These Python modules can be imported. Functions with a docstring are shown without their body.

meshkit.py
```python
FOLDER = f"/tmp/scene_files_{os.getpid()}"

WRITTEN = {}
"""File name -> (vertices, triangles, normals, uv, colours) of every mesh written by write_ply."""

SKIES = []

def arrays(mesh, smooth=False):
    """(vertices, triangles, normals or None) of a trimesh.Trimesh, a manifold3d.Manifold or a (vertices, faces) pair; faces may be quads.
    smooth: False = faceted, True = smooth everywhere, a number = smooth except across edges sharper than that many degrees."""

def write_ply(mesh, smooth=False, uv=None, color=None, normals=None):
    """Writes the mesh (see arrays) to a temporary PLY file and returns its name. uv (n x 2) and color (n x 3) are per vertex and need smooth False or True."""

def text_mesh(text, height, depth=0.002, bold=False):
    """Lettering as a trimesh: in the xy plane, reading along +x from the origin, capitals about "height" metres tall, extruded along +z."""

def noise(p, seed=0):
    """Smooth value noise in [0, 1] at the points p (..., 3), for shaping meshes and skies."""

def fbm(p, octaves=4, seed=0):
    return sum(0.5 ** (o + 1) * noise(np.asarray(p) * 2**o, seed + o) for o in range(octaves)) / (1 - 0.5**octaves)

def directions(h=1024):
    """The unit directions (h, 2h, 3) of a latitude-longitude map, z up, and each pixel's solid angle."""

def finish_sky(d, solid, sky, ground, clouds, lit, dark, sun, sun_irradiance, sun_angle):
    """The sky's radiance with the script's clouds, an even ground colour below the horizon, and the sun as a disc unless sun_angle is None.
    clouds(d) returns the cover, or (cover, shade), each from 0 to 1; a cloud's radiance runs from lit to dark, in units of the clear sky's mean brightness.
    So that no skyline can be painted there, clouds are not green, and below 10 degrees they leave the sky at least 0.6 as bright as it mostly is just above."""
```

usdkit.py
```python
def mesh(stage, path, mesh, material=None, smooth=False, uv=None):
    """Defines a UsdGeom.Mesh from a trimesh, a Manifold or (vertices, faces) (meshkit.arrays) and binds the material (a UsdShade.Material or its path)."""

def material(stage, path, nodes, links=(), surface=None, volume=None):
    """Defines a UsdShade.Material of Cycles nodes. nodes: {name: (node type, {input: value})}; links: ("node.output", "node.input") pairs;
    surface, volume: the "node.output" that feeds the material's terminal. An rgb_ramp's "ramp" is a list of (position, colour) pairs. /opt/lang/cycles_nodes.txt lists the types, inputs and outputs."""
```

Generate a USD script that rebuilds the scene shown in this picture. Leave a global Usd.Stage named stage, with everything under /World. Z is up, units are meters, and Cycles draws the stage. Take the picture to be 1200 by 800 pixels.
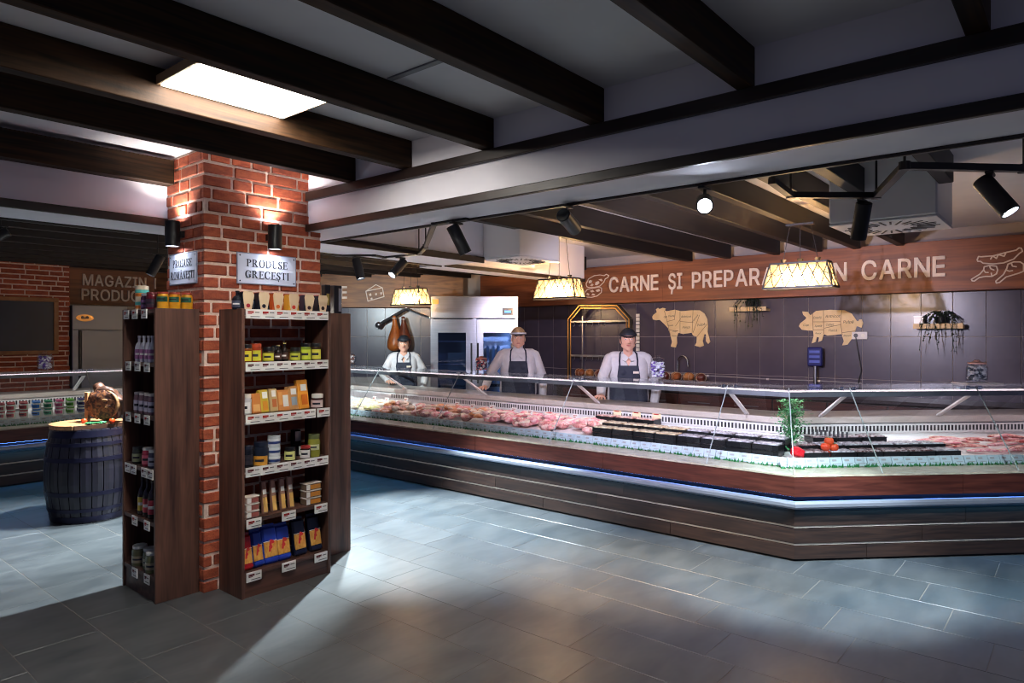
import math, random
import numpy as np, trimesh, manifold3d as m3
from shapely.geometry import Polygon, LineString, Point, box as sbox
from shapely import affinity, union_all
from pxr import Usd, UsdGeom, UsdLux, Gf, Sdf, UsdShade
import usdkit, meshkit
R = random.Random(7)
stage = Usd.Stage.CreateInMemory()
UsdGeom.SetStageUpAxis(stage, 'Z'); UsdGeom.SetStageMetersPerUnit(stage, 1.0)
UsdGeom.Xform.Define(stage, '/World'); stage.SetDefaultPrim(stage.GetPrimAtPath('/World')); UsdGeom.Scope.Define(stage, '/World/Looks')
S2 = math.sqrt(.5)
# ---------------------------------------------------------------- camera: x (=a) along the ceiling beams, y (=b) along the main counter
FWD, RGT, EYE = np.array([.766, .6428, 0]), np.array([.6428, -.766, 0]), 1.6
cam = UsdGeom.Camera.Define(stage, '/World/camera')
cam.CreateFocalLengthAttr(24.0); cam.CreateHorizontalApertureAttr(36.0); cam.CreateVerticalApertureAttr(24.0)
cam.CreateVerticalApertureOffsetAttr(-0.18); cam.CreateClippingRangeAttr(Gf.Vec2f(.05, 100))
cam.CreateExposureAttr(1.2)
cam.AddTransformOp().Set(Gf.Matrix4d(*RGT, 0, 0, 0, 1, 0, *(-FWD), 0, 0, 0, EYE, 1))
# ---------------------------------------------------------------- light: dim daylight from the shop front behind the camera, lamps of the room
dome = UsdLux.DomeLight.Define(stage, '/World/daylight'); dome.CreateColorAttr(Gf.Vec3f(.42, .47, .85)); dome.CreateIntensityAttr(.026)
SPOT, PANEL, CASE, LEDBLUE, BULB, SCONCE = 88.0, 22.0, 3.2, 2.9, 9.5, 0.9   # lamp strengths


def lin(c):
    c = np.asarray(c, float) / 255
    return tuple(np.where(c <= .04045, c / 12.92, ((c + .055) / 1.055) ** 2.4))


MATS = {}
def mat(name, c1, c2=None, rough=.5, metal=0, scale=(8, 8, 8), bump=0, bscale=60, spec=.5, rand=0, emit=0, coat=0, trans=0, contrast=(.35, .65), detail=3):
    """Principled material; c1-c2 blended by noise stretched by scale; rand: brightness spread between pieces."""
    if name in MATS: return MATS[name]
    n = {'p': ('principled_bsdf', {'roughness': rough, 'metallic': metal, 'specular_ior_level': spec, 'base_color': lin(c1)})}
    l = []
    if coat: n['p'][1].update(coat_weight=coat, coat_roughness=.12)
    if trans: n['p'][1].update(transmission_weight=trans)
    if emit: n['p'][1].update(emission_color=lin(c1), emission_strength=emit)
    if c2 is not None or bump: n['g'] = ('geometry', {})
    last = None
    if c2 is not None:
        n['m'] = ('mapping', {'scale': scale}); n['t'] = ('noise_texture', {'scale': 1.0, 'detail': detail, 'roughness': .6, 'distortion': .4})
        n['r'] = ('rgb_ramp', {'ramp': [(contrast[0], lin(c1)), (contrast[1], lin(c2))]})
        l += [('g.position', 'm.vector'), ('m.vector', 't.vector'), ('t.fac', 'r.fac')]; last = 'r.color'
    if rand:
        n['o'] = ('object_info', {}); n['v'] = ('math', {'math_type': 'multiply_add', 'value2': 2 * rand, 'value3': 1 - rand})
        n['h'] = ('hsv', {'color': lin(c1)}); l += [('o.random', 'v.value1'), ('v.value', 'h.value')]
        if last: l.append((last, 'h.color'))
        last = 'h.color'
    if last: l.append((last, 'p.base_color'))
    if bump:
        n['bt'] = ('noise_texture', {'scale': bscale, 'detail': 3}); n['b'] = ('bump', {'strength': bump, 'distance': .004})
        l += [('g.position', 'bt.vector'), ('bt.fac', 'b.height'), ('b.normal', 'p.normal')]
    MATS[name] = usdkit.material(stage, '/World/Looks/' + name, n, l, surface='p.BSDF')
    return MATS[name]


def glass(name, tint=(1, 1, 1), rough=.0, base=.03):
    n = {'t': ('transparent_bsdf', {'color': tint}), 'g': ('glossy_bsdf', {'roughness': rough, 'color': (.95, .97, 1)}), 'w': ('layer_weight', {'blend': .5}), 'q': ('math', {'math_type': 'power', 'value2': 4.0}), 'f': ('math', {'math_type': 'multiply_add', 'value2': .7, 'value3': base}), 'x': ('mix_closure', {})}
    MATS[name] = usdkit.material(stage, '/World/Looks/' + name, n, [('w.facing', 'q.value1'), ('q.value', 'f.value1'), ('f.value', 'x.fac'), ('t.BSDF', 'x.closure1'), ('g.BSDF', 'x.closure2')], surface='x.closure')
    return MATS[name]


W = lambda ax: {'x': (1.2, 22, 22), 'y': (22, 1.2, 22), 'z': (22, 22, 1.2)}[ax]
BEAMX = mat('beam_wood', (30, 20, 12), (62, 40, 21), .6, scale=(2, 30, 40), bump=.15, spec=.2)
BEAMD = mat('dark_bay_beam', (16, 11, 12), (28, 19, 17), .6, scale=(2, 30, 40))
BEAMY = mat('trim_wood', (28, 19, 17), (48, 32, 26), .45, scale=W('y'))
BEAMX2 = mat('trim_wood_across', (28, 19, 17), (48, 32, 26), .45, scale=W('x'))
WALNUT = mat('walnut_board', (58, 36, 32), (112, 76, 62), .5, scale=(16, 16, 1.1), detail=4)
WALNUTX = mat('walnut_shelf', (58, 36, 32), (100, 66, 54), .5, scale=W('x'))
FASCY = mat('fascia_wood_y', (104, 56, 38), (146, 86, 54), .5, scale=(20, 1.0, 16), detail=4)
FASCX = mat('fascia_wood_x', (104, 60, 40), (140, 86, 56), .5, scale=(1.0, 20, 16), detail=4)
FASCD = mat('fascia_wood_diagonal', (112, 72, 46), (158, 108, 66), .5, scale=(2, 2, 16), detail=4)
PLASTER = mat('white_plaster', (226, 222, 230), (232, 228, 234), .8, scale=(3, 3, 3))
CEIL = mat('grey_ceiling', (216, 215, 222), (222, 221, 226), .85, scale=(3, 3, 3))
MORTAR = mat('pale_mortar', (214, 186, 170), (232, 208, 194), .9, scale=(40, 40, 40), bump=.4)
BRICK = mat('red_brick', (140, 62, 42), (176, 88, 56), .85, scale=(14, 14, 30), bump=.5, bscale=90, rand=.22)
TILE = mat('grey_floor_tile', (58, 62, 66), (88, 90, 92), .34, scale=(2.2, 5.5, 3), bump=.05, bscale=30, rand=.07, spec=.6, contrast=(.3, .75), detail=6)
GROUT = mat('floor_grout', (116, 110, 104), None, .9)
WTILE = mat('taupe_wall_tile', (68, 62, 78), (76, 69, 84), .28, scale=(3, 3, 3), rand=.05)
WGROUT = mat('wall_grout', (170, 160, 158), None, .9)
BLACK = mat('black_metal', (16, 16, 20), None, .45)
BLACKP = mat('black_plastic', (12, 13, 18), None, .35)
STEEL = mat('brushed_steel', (176, 178, 186), (184, 186, 194), .28, 1, scale=(2, 2, 60))
CHROME = mat('chrome', (215, 218, 224), None, .12, 1)
WHITE = mat('white_paper', (226, 224, 220), None, .7)
WHITEM = mat('white_enamel', (214, 212, 214), None, .3)
CREAM = mat('letter_cream', (224, 208, 196), None, .6)
INK = mat('dark_ink', (26, 28, 44), None, .7)
REDINK = mat('red_ink', (166, 46, 40), None, .7)
GREYINK = mat('grey_ink', (120, 116, 116), None, .7)
SIGN = mat('white_sign', (196, 200, 216), None, .7)
SIGNF = mat('sign_border', (132, 138, 160), None, .4)
COUNTERW = mat('counter_plank', (30, 19, 17), (50, 33, 27), .42, scale=(3, 3, 40), rand=.2)
COUNTERT = mat('counter_red_wood', (58, 26, 22), (84, 42, 34), .34, scale=(3, 3, 40), rand=.08)
STONE = mat('grey_stone_ledge', (150, 140, 126), (176, 168, 152), .3, scale=(12, 12, 12))
GAPSTRIP = mat('pale_strip', (200, 192, 180), None, .5)
CASEIN = mat('case_white', (226, 222, 222), None, .4)
GRILLE = mat('case_slot', (40, 38, 44), None, .6)
GRASS = mat('garnish_green', (22, 84, 46), (40, 122, 66), .5, scale=(60, 60, 60))
LEAF = mat('vine_leaf', (26, 92, 52), (70, 150, 84), .5, scale=(50, 50, 50))
DARKLEAF = mat('dark_leaf', (22, 34, 30), (34, 52, 40), .6, scale=(50, 50, 50))
GLASS = glass('clear_glass', (.97, .99, .985))
JARGLASS = glass('jar_glass', (.94, .95, .96))
DOORGLASS = glass('door_glass', (.70, .80, .92))
BLUELED = mat('blue_led', (92, 150, 255), None, emit=LEDBLUE)
WARM = mat('bulb_glow', (255, 214, 150), None, emit=BULB)
PANELM = mat('panel_glow', (255, 250, 240), None, emit=PANEL)
LENS = mat('spot_lens', (225, 236, 255), None, emit=40)
LENSLOW = mat('spot_lens_dim', (225, 236, 255), None, emit=3)
CASELED = mat('case_led', (255, 228, 236), None, emit=1.3)
SKIN = mat('skin', (214, 158, 134), (222, 170, 146), .5, scale=(20, 20, 20))
SHIRT = mat('white_shirt', (190, 184, 186), (204, 198, 198), .75, scale=(9, 9, 9), bump=.3, bscale=25)
APRON = mat('navy_apron', (22, 26, 44), (28, 32, 52), .7, scale=(20, 20, 20))
TROUSER = mat('dark_trousers', (28, 28, 34), None, .8)
HAIR = mat('dark_hair', (40, 28, 24), None, .6)
BLONDE = mat('light_hair', (176, 146, 110), (150, 118, 86), .6, scale=(60, 60, 60))
LIP = mat('lips', (164, 84, 78), None, .5)
GOLD = mat('gold_trim', (206, 160, 96), None, .3, .8)

# ---------------------------------------------------------------- meshes as (vertices, faces)
def join(ms):
    V, F, n = [], [], 0
    for v, f in ms:
        V.append(np.asarray(v, float)); F.append(np.asarray(f, int) + n); n += len(v)
    return np.vstack(V), np.vstack(F)


_S = np.array([(x, y, z) for x in (-1, 1) for y in (-1, 1) for z in (-1, 1)], float)
_cv = np.vstack([_S * k for k in ((1, .8, .8), (.8, 1, .8), (.8, .8, 1))])
from scipy.spatial import ConvexHull
def _faces(v):
    f = ConvexHull(v).simplices.copy(); c = v.mean(0)
    n = np.cross(v[f[:, 1]] - v[f[:, 0]], v[f[:, 2]] - v[f[:, 0]])
    bad = ((v[f].mean(1) - c) * n).sum(1) < 0
    f[bad] = f[bad][:, ::-1]
    return f
_CF, _BF = _faces(_cv), _faces(_S)


def bx(x0, x1, y0, y1, z0, z1, bev=0.0):
    c, h = np.array([(x0 + x1) / 2, (y0 + y1) / 2, (z0 + z1) / 2]), np.array([x1 - x0, y1 - y0, z1 - z0]) / 2
    if not bev: return c + _S * h, _BF
    i = np.maximum(h - bev, h * .3)
    return c + np.vstack([_S * (h[0], i[1], i[2]), _S * (i[0], h[1], i[2]), _S * (i[0], i[1], h[2])]), _CF


def cb(c, s, bev=0.0):
    return bx(c[0] - s[0] / 2, c[0] + s[0] / 2, c[1] - s[1] / 2, c[1] + s[1] / 2, c[2] - s[2] / 2, c[2] + s[2] / 2, bev)


def tf(m, M=None, t=(0, 0, 0)):
    v = np.asarray(m[0], float)
    return (v @ np.asarray(M, float).T if M is not None else v) + np.asarray(t, float), m[1]


def rotz(d):
    c, s = math.cos(math.radians(d)), math.sin(math.radians(d))
    return np.array([[c, -s, 0], [s, c, 0], [0, 0, 1]])


def rotx(d):
    c, s = math.cos(math.radians(d)), math.sin(math.radians(d))
    return np.array([[1, 0, 0], [0, c, -s], [0, s, c]])


def roty(d):
    c, s = math.cos(math.radians(d)), math.sin(math.radians(d))
    return np.array([[c, 0, s], [0, 1, 0], [-s, 0, c]])


def align(d):
    """Rotation taking +z to d."""
    d = np.asarray(d, float) / np.linalg.norm(d)
    a = np.cross(d, (0, 0, 1.0) if abs(d[2]) < .95 else (1.0, 0, 0)); a /= np.linalg.norm(a)
    return np.stack([a, np.cross(d, a), d], 1)


def lathe(prof, n=16):
    prof = np.asarray(prof, float); k = len(prof); t = np.linspace(0, 2 * np.pi, n, endpoint=False)
    v = np.stack([np.outer(prof[:, 0], np.cos(t)), np.outer(prof[:, 0], np.sin(t)), np.repeat(prof[:, 1:2], n, 1)], -1).reshape(-1, 3)
    f = []
    for i in range(k - 1):
        for j in range(n):
            a, b, c, d = i * n + j, i * n + (j + 1) % n, (i + 1) * n + (j + 1) % n, (i + 1) * n + j
            if prof[i, 0] > 1e-6: f.append((a, b, c))
            if prof[i + 1, 0] > 1e-6: f.append((a, c, d))
    return v, np.array(f)


def arc(r, z0, z1, span=130, n=10):
    """Label: a thin curved plate on the front (-x -y) side of a round body."""
    t = np.radians(225 + np.linspace(-span / 2, span / 2, n)); v = [(q * math.cos(a), q * math.sin(a), z) for a in t for q, z in ((r + .0014, z0), (r + .0014, z1), (r - .002, z1), (r - .002, z0))]; f = []
    for i in range(n - 1):
        for j in range(4):
            a, b = i * 4 + j, i * 4 + (j + 1) % 4; f += [(a, a + 4, b + 4), (a, b + 4, b)]
    return np.array(v), np.array(f + [(0, 1, 2), (0, 2, 3), (n * 4 - 4, n * 4 - 2, n * 4 - 3), (n * 4 - 4, n * 4 - 1, n * 4 - 2)])


def cyl(r, z0, z1, n=14, r2=None):
    return lathe([(0, z0), (r, z0), (r2 if r2 else r, z1), (0, z1)], n)


def tube(pts, r, n=7, closed=False):
    p = np.asarray(pts, float); k = len(p); rr = np.broadcast_to(np.asarray(r, float), (k,))
    tn = np.roll(p, -1, 0) - np.roll(p, 1, 0) if closed else np.gradient(p, axis=0)
    tn /= np.maximum(np.linalg.norm(tn, axis=1, keepdims=True), 1e-9)
    a = np.cross(tn[0], (0, 0, 1) if abs(tn[0][2]) < .9 else (1, 0, 0)); ang = np.arange(n) * 2 * np.pi / n; V = []
    for i in range(k):
        a = a - tn[i] * (a @ tn[i]); a /= np.linalg.norm(a); b = np.cross(tn[i], a)
        V.append(p[i] + rr[i] * (np.outer(np.cos(ang), a) + np.outer(np.sin(ang), b)))
    f = []
    for i in range(k if closed else k - 1):
        for j in range(n):
            q = ((i + 1) % k) * n
            f += [(i * n + j, i * n + (j + 1) % n, q + (j + 1) % n), (i * n + j, q + (j + 1) % n, q + j)]
    V = np.vstack(V)
    if not closed:
        V = np.vstack([V, p[0], p[-1]])
        for j in range(n): f += [(k * n, (j + 1) % n, j), (k * n + 1, (k - 1) * n + j, (k - 1) * n + (j + 1) % n)]
    return V, np.array(f)


def bar(p, q, w, h):
    """A straight box bar from p to q, w wide (horizontal), h high."""
    p, q = np.asarray(p, float), np.asarray(q, float); d = q - p; L = np.linalg.norm(d)
    return tf(bx(-w / 2, w / 2, -h / 2, h / 2, 0, L), align(d), p)


def ext(shape, depth):
    gs = [g for g in getattr(shape, 'geoms', [shape]) if g.geom_type == 'Polygon' and g.area > 1e-9]
    ms = [trimesh.creation.extrude_polygon(g, depth, engine='earcut') for g in gs]
    return join([(m.vertices, m.faces) for m in ms])


def on(m, o, u, n):
    """Local x -> u, y -> up, z -> n (out of the wall)."""
    return tf(m, np.stack([u, (0, 0, 1), n], 1), o)


def blob(sx, sy, sz, seed, amp=.25, sub=2, freq=2.2):
    m = trimesh.creation.icosphere(sub); v = np.array(m.vertices)
    k = 1 + amp * (meshkit.fbm(v * freq + seed * 7.3, 3, seed) - .5) * 2
    return v * k[:, None] * (sx, sy, sz), m.faces


# ---------------------------------------------------------------- things and parts
COUNT, LOC = {}, {}
def path_for(parent, name):
    k = COUNT.get((parent, name), 0); COUNT[(parent, name)] = k + 1
    return f'{parent}/{name}' + (f'_{k:03d}' if k else '')


def tagp(p, label=None, cat=None, group=None, kind=None):
    prim = stage.GetPrimAtPath(p)
    for k, v in (('label', label), ('category', cat), ('group', group), ('kind', kind)):
        if v: prim.SetCustomDataByKey(k, v)


def thing(name, label=None, cat=None, loc=(0, 0, 0), rot=0, group=None, kind=None):
    p = path_for('/World', name); x = UsdGeom.Xform.Define(stage, p)
    x.AddTranslateOp().Set(Gf.Vec3d(*map(float, loc)))
    if rot: x.AddRotateZOp().Set(float(rot))
    tagp(p, label, cat, group, kind); LOC[p] = np.asarray(loc, float)
    return p


def part(parent, name, m, material, smooth=False, label=None, kind=None, world=False):
    p = path_for(parent, name)
    if world: m = tf(m, None, -LOC['/'.join(parent.split('/')[:3])])
    usdkit.mesh(stage, p, m, material, smooth); tagp(p, label, kind=kind)
    return p


def solo(name, m, material, label=None, cat=None, group=None, kind=None, smooth=False, loc=None):
    p = path_for('/World', name); g = usdkit.mesh(stage, p, m, material, smooth); tagp(p, label, cat, group, kind)
    if loc is not None: UsdGeom.Xformable(g).AddTranslateOp().Set(Gf.Vec3d(*map(float, loc)))
    return p


PROTO = {}
def copyof(key, build, name, label, cat, loc, rot=0, group=None):
    """The first of a kind is built by build(path); the next ones reference it."""
    p = thing(name, label, cat, loc, rot, group)
    if key not in PROTO: PROTO[key] = p; build(p)
    else:
        prim = stage.GetPrimAtPath(p); prim.GetReferences().AddInternalReference(PROTO[key]); prim.SetInstanceable(True)
    return p


ORD = ['first', 'second', 'third', 'fourth', 'fifth', 'sixth', 'seventh', 'eighth', 'ninth', 'tenth', 'eleventh', 'twelfth', 'thirteenth', 'fourteenth', 'fifteenth']
ray = lambda px: (px - 600) / 800.0
def on_a(px, py, a):   # the point of the plane x = a that stands where a sight line meets it: (y, z)
    r = ray(px); Y = a / (.766 + .6428 * r); return Y * (.6428 - .766 * r), EYE - (py - 394) * Y / 800
def on_b(px, py, b):
    r = ray(px); Y = b / (.6428 - .766 * r); return Y * (.766 + .6428 * r), EYE - (py - 394) * Y / 800
def on_z(px, py, z):
    Y = (EYE - z) * 800 / (py - 394); X = ray(px) * Y; return .6428 * X + .766 * Y, -.766 * X + .6428 * Y
def seen(p, margin=320):
    p = np.asarray(p, float); Y = p @ FWD
    return Y > .3 and -margin < 600 + 800 * (p @ RGT) / Y < 1200 + margin and 394 + 800 * (EYE - p[2]) / Y < 800 + 2 * margin

# ================================================================ SETTING
# ---- floor: tiles in rows along y, each its own piece
fl = thing('floor', kind='structure')
part(fl, 'screed', bx(-4, 12, -5, 13, -.06, -.0015), GROUT)
cols = [-.55, -.16, .23, .62, 1.01, 1.40, 1.80, 2.18, 2.53, 2.88, 3.24, 3.58, 3.95, 4.34, 4.74, 5.14, 5.54, 5.94, 6.34, 6.74]
offs = [.1, .4, .62, .2, .45, .66, .07, .08, .42, .60, .02, .23, .40, .63, .07, .28, .5, .7, .2]
def counter_d(x, y):   # how far behind the counter's front a floor point lies
    return max(min(x - 5.0, 9), -9) if y > 1.58 else (x - 5 + y - 1.58) * S2
for i in range(len(cols) - 1):
    y = -3 + offs[i]
    while y < 9.3:
        c = ((cols[i] + cols[i + 1]) / 2, y + .37, 0)
        dd = max(counter_d(c[0], c[1]), (c[1] - 8.8))
        if dd < .55 and (seen(c) or seen((c[0], y, 0)) or seen((cols[i], y + .74, 0))):
            part(fl, 'tile', bx(cols[i] + .002, cols[i + 1] - .002, y + .002, y + .738, -.006, 0, .0008), TILE)
        y += .74
part(fl, 'service_floor', bx(5.9, 9.2, -2.5, 12.2, -.005, -.001), mat('dark_service_floor', (70, 68, 70), None, .5))

# ---- ceilings, soffits, trims, beams
ce = thing('ceiling', kind='structure')
part(ce, 'slab', bx(-4, 2.77, -5, 4.72, 2.78, 2.9), CEIL)
part(ce, 'slab', bx(3.11, 9.2, -3, 4.57, 2.80, 2.9), CEIL)
part(ce, 'slab', bx(3.11, 9.2, 5.15, 12.3, 2.80, 2.9), CEIL)
part(ce, 'slab', bx(-4, 2.77, 5.15, 12.3, 2.80, 2.9), CEIL)
part(ce, 'soffit', bx(2.77, 3.11, -5, 4.20, 2.34, 2.9), PLASTER)
part(ce, 'soffit', bx(3.11, 5.0, 4.57, 5.15, 2.34, 2.9), PLASTER)
part(ce, 'soffit', bx(5.0, 7.6, 5.12, 5.5, 2.34, 2.9), PLASTER)
part(ce, 'slab', bx(5.0, 9.2, 4.57, 5.15, 2.80, 2.9), CEIL)
part(ce, 'soffit', bx(-4, 2.77, 4.72, 5.15, 2.34, 2.9), PLASTER)
part(ce, 'soffit', bx(2.77, 3.11, 4.20, 5.15, 2.34, 2.9), PLASTER)
part(ce, 'slab', bx(2.77, 3.11, 5.15, 12.3, 2.80, 2.9), CEIL)
part(ce, 'joint_strip', bx(2.02, 2.05, 1.82, 2.44, 2.772, 2.781), mat('ceiling_joint', (140, 140, 146), None, .8))
part(ce, 'joint_strip', bx(.2, .23, 1.12, 1.74, 2.772, 2.781), MATS['ceiling_joint'])
def trim(m, mt):
    COUNT['trim'] = COUNT.get('trim', 0) + 1
    p = f"/World/trim_{COUNT['trim']}"; usdkit.mesh(stage, p, m, mt); tagp(p, kind='structure')
trim(bx(2.74, 2.77, -5, 4.20, 2.55, 2.612, .004), BEAMY)     # upper trim of the near soffit
trim(bx(2.74, 2.77, -5, 4.20, 2.335, 2.385, .004), BEAMY)    # lower trim
trim(bx(3.105, 3.125, -5, 4.57, 2.325, 2.36, .003), BEAMY)   # far edge
trim(bx(-4, 2.02, 4.69, 4.72, 2.335, 2.385, .004), BEAMX2)
trim(bx(-4, 2.02, 5.15, 5.17, 2.325, 2.37, .003), BEAMX2)
trim(bx(3.13, 5.0, 4.55, 4.57, 2.325, 2.385, .003), BEAMX2)
trim(bx(3.13, 5.0, 5.15, 5.17, 2.325, 2.37, .003), BEAMX2)
trim(bx(5.0, 7.6, 5.10, 5.12, 2.325, 2.365, .003), BEAMX2)
for b in (-.62, .24, 1.03, 1.75, 2.45, 3.11, 3.66):
    part(ce, 'beam', bx(-4, 2.77, b, b + .07, 2.612, 2.78, .004), BEAMX)
part(ce, 'beam', bx(-4, 2.0, 4.56, 4.66, 2.59, 2.75, .004), BEAMX)
for b in (-1.1, -.5, .05, 1.55, 2.0, 2.42, 2.92, 3.55, 4.09):
    part(ce, 'beam', bx(3.125, 8.70, b, b + .08, 2.62, 2.80, .004), BEAMD)
for b in (.62, 1.12): part(ce, 'beam', bx(3.125, 4.98, b, b + .08, 2.55, 2.72, .004), BEAMD)
for i in range(11):
    b = 5.75 + i * .58
    if b < 11.1: part(ce, 'beam', bx(-3, min(8.6, 16.6 - b), b, b + .08, 2.60, 2.80, .004), BEAMD)

# ---- walls with tiles
TH, TW = .51, .305
def tiled(name, o, u, n, L, z0, z1, phase=0.0, zph=1.6 - .002):
    w = thing(name, kind='structure'); u, n = np.array(u, float), np.array(n, float)
    part(w, 'backing', on(bx(0, L, 0, z1 + .7, -.14, 0), np.array(o), u, n), WGROUT)
    k0 = math.floor(-phase / TW)
    zs = [zph + k * TH for k in range(-4, 3)]
    for k in range(k0, int((L - phase) / TW) + 1):
        x0, x1 = max(k * TW + phase, 0), min((k + 1) * TW + phase, L)
        for z in zs:
            a, b = max(z, z0), min(z + TH, z1)
            if x1 - x0 > .02 and b - a > .02:
                part(w, 'tile', on(bx(x0 + .003, x1 - .003, a + .003, b - .003, .0005, .009, .0015), np.array(o), u, n), WTILE)
    return w
XW = 8.93
tiled('wall_right', (XW, 8.0, 0), (0, -1, 0), (-1, 0, 0), 9.6, .55, 2.2, phase=.17)
tiled('wall_back', (4.95, 11.9, 0), (S2, -S2, 0), (-S2, -S2, 0), 5.6, .9, 2.2, phase=.1)
wl = thing('wall_left', kind='structure')
part(wl, 'backing', bx(-3, 4.95, 11.9, 12.05, 0, 2.9), PLASTER)
part(wl, 'backing', bx(3.50, 4.95, 11.88, 11.9, 0, 2.9), WTILE)

# ---- bricks
def bricks(parent, u0, u1, z0, z1, course, length, place, seed, skip=None, depth=.03, gap=.016):
    q = random.Random(seed); z, row = z0, 0
    while z < z1 - .02:
        u = u0 - (q.uniform(.02, .1) if row % 2 else q.uniform(.1, .2)); zt = min(z + course - gap, z1)
        while u < u1 - .02:
            L = length if q.random() < .62 else length * .58
            a, b = max(u, u0), min(u + L, u1)
            if b - a > .025 and not (skip and skip((a + b) / 2, z)):
                j = q.uniform(-.003, .003)
                part(parent, 'brick', place(a, b, z + q.uniform(0, .002), zt + q.uniform(-.002, .001), depth + j), BRICK)
            u += L + gap
        z += course; row += 1
pil = thing('brick_pillar', 'red brick pillar with pale mortar joints between the walnut shelf units', 'pillar', (2.44, 4.46, 0))
part(pil, 'mortar_core', bx(2.028, 2.868, 4.208, 4.72, 0, 2.79), MORTAR, world=True)
bricks(pil, 2.02, 2.87, .0, 2.78, .0795, .215, lambda a, b, z, t, d: tf(bx(a, b, 4.23 - d, 4.232, z, t, .004), None, -LOC[pil]), 3)
bricks(pil, 4.234, 4.72, .0, 2.78, .0795, .215, lambda a, b, z, t, d: tf(bx(2.05 - d, 2.052, a, b, z, t, .004), None, -LOC[pil]), 4)
wp = thing('wall_left_brick', kind='structure')
part(wp, 'mortar_core', bx(1.45, 3.447, 11.258, 11.9, 0, 2.8), MORTAR)
bricks(wp, 1.45, 3.455, .62, 2.8, .071, .27, lambda a, b, z, t, d: bx(a, b, 11.28 - d, 11.283, z, t, .003), 5, skip=lambda u, z: 1.42 < z + .03 < 2.08 and u < 3.2)

# ---- fascia boards with lettering
def letters(parent, text, w, h, place, material, depth=.02, bold=True):
    gl, x = [], 0
    for ch in text:
        if ch == ' ': x += .42 * h; continue
        m = meshkit.text_mesh(ch, h, depth, bold); lo, hi = m.bounds[0][0], m.bounds[1][0]
        gl.append((np.array(m.vertices) + (x - lo, 0, 0), m.faces)); x += hi - lo + .13 * h
    k = w / (x - .13 * h)
    for v, f in gl: part(parent, 'letter', place((v * (k, 1, 1), f)), material)


def stroke(pts, w=.012): return LineString(pts).buffer(w / 2, quad_segs=2)


fr = thing('fascia_board', 'long brown wooden fascia board lettered for meat above the right tiled wall', 'sign board', (8.72, 4, 2.09))
part(fr, 'board', bx(8.70, 8.90, -1.6, 4.54, 2.09, 2.645, .003), FASCY, world=True)
part(fr, 'board', bx(8.70, 8.90, 4.54, 8.02, 2.09, 2.645, .003), FASCY, world=True)
XF = 8.70
def wR(m): return tf(on(m, (XF, 0, 0), (0, -1, 0), (-1, 0, 0)), None, -LOC[fr])
for word, p0, p1 in (('CARNE', 714.5, 772), ('ȘI', 784, 800), ('PREPARATE DIN', 811.5, 993), ('CARNE', 1010, 1108)):
    b0, b1 = on_a(p0, 390, XF)[0], on_a(p1, 390, XF)[0]
    letters(fr, word, b0 - b1, .21, lambda m, b0=b0: wR(tf(m, None, (-b0, 2.258, 0))), CREAM)
def art(parent, plist, A, place, closed=False, w=.012, fill=()):
    g = [stroke([(-on_a(x, y, A)[0], on_a(x, y, A)[1]) for x, y in pl], w) for pl in plist]
    g += [Polygon([(-on_a(x, y, A)[0], on_a(x, y, A)[1]) for x, y in pl]) for pl in fill]
    return part(parent, 'line_drawing', place(ext(union_all(g), .01)), CREAM)
Z = lambda pts, x0, y0, k: [(x0 + x / k, y0 + y / k) for x, y in pts]
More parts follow.
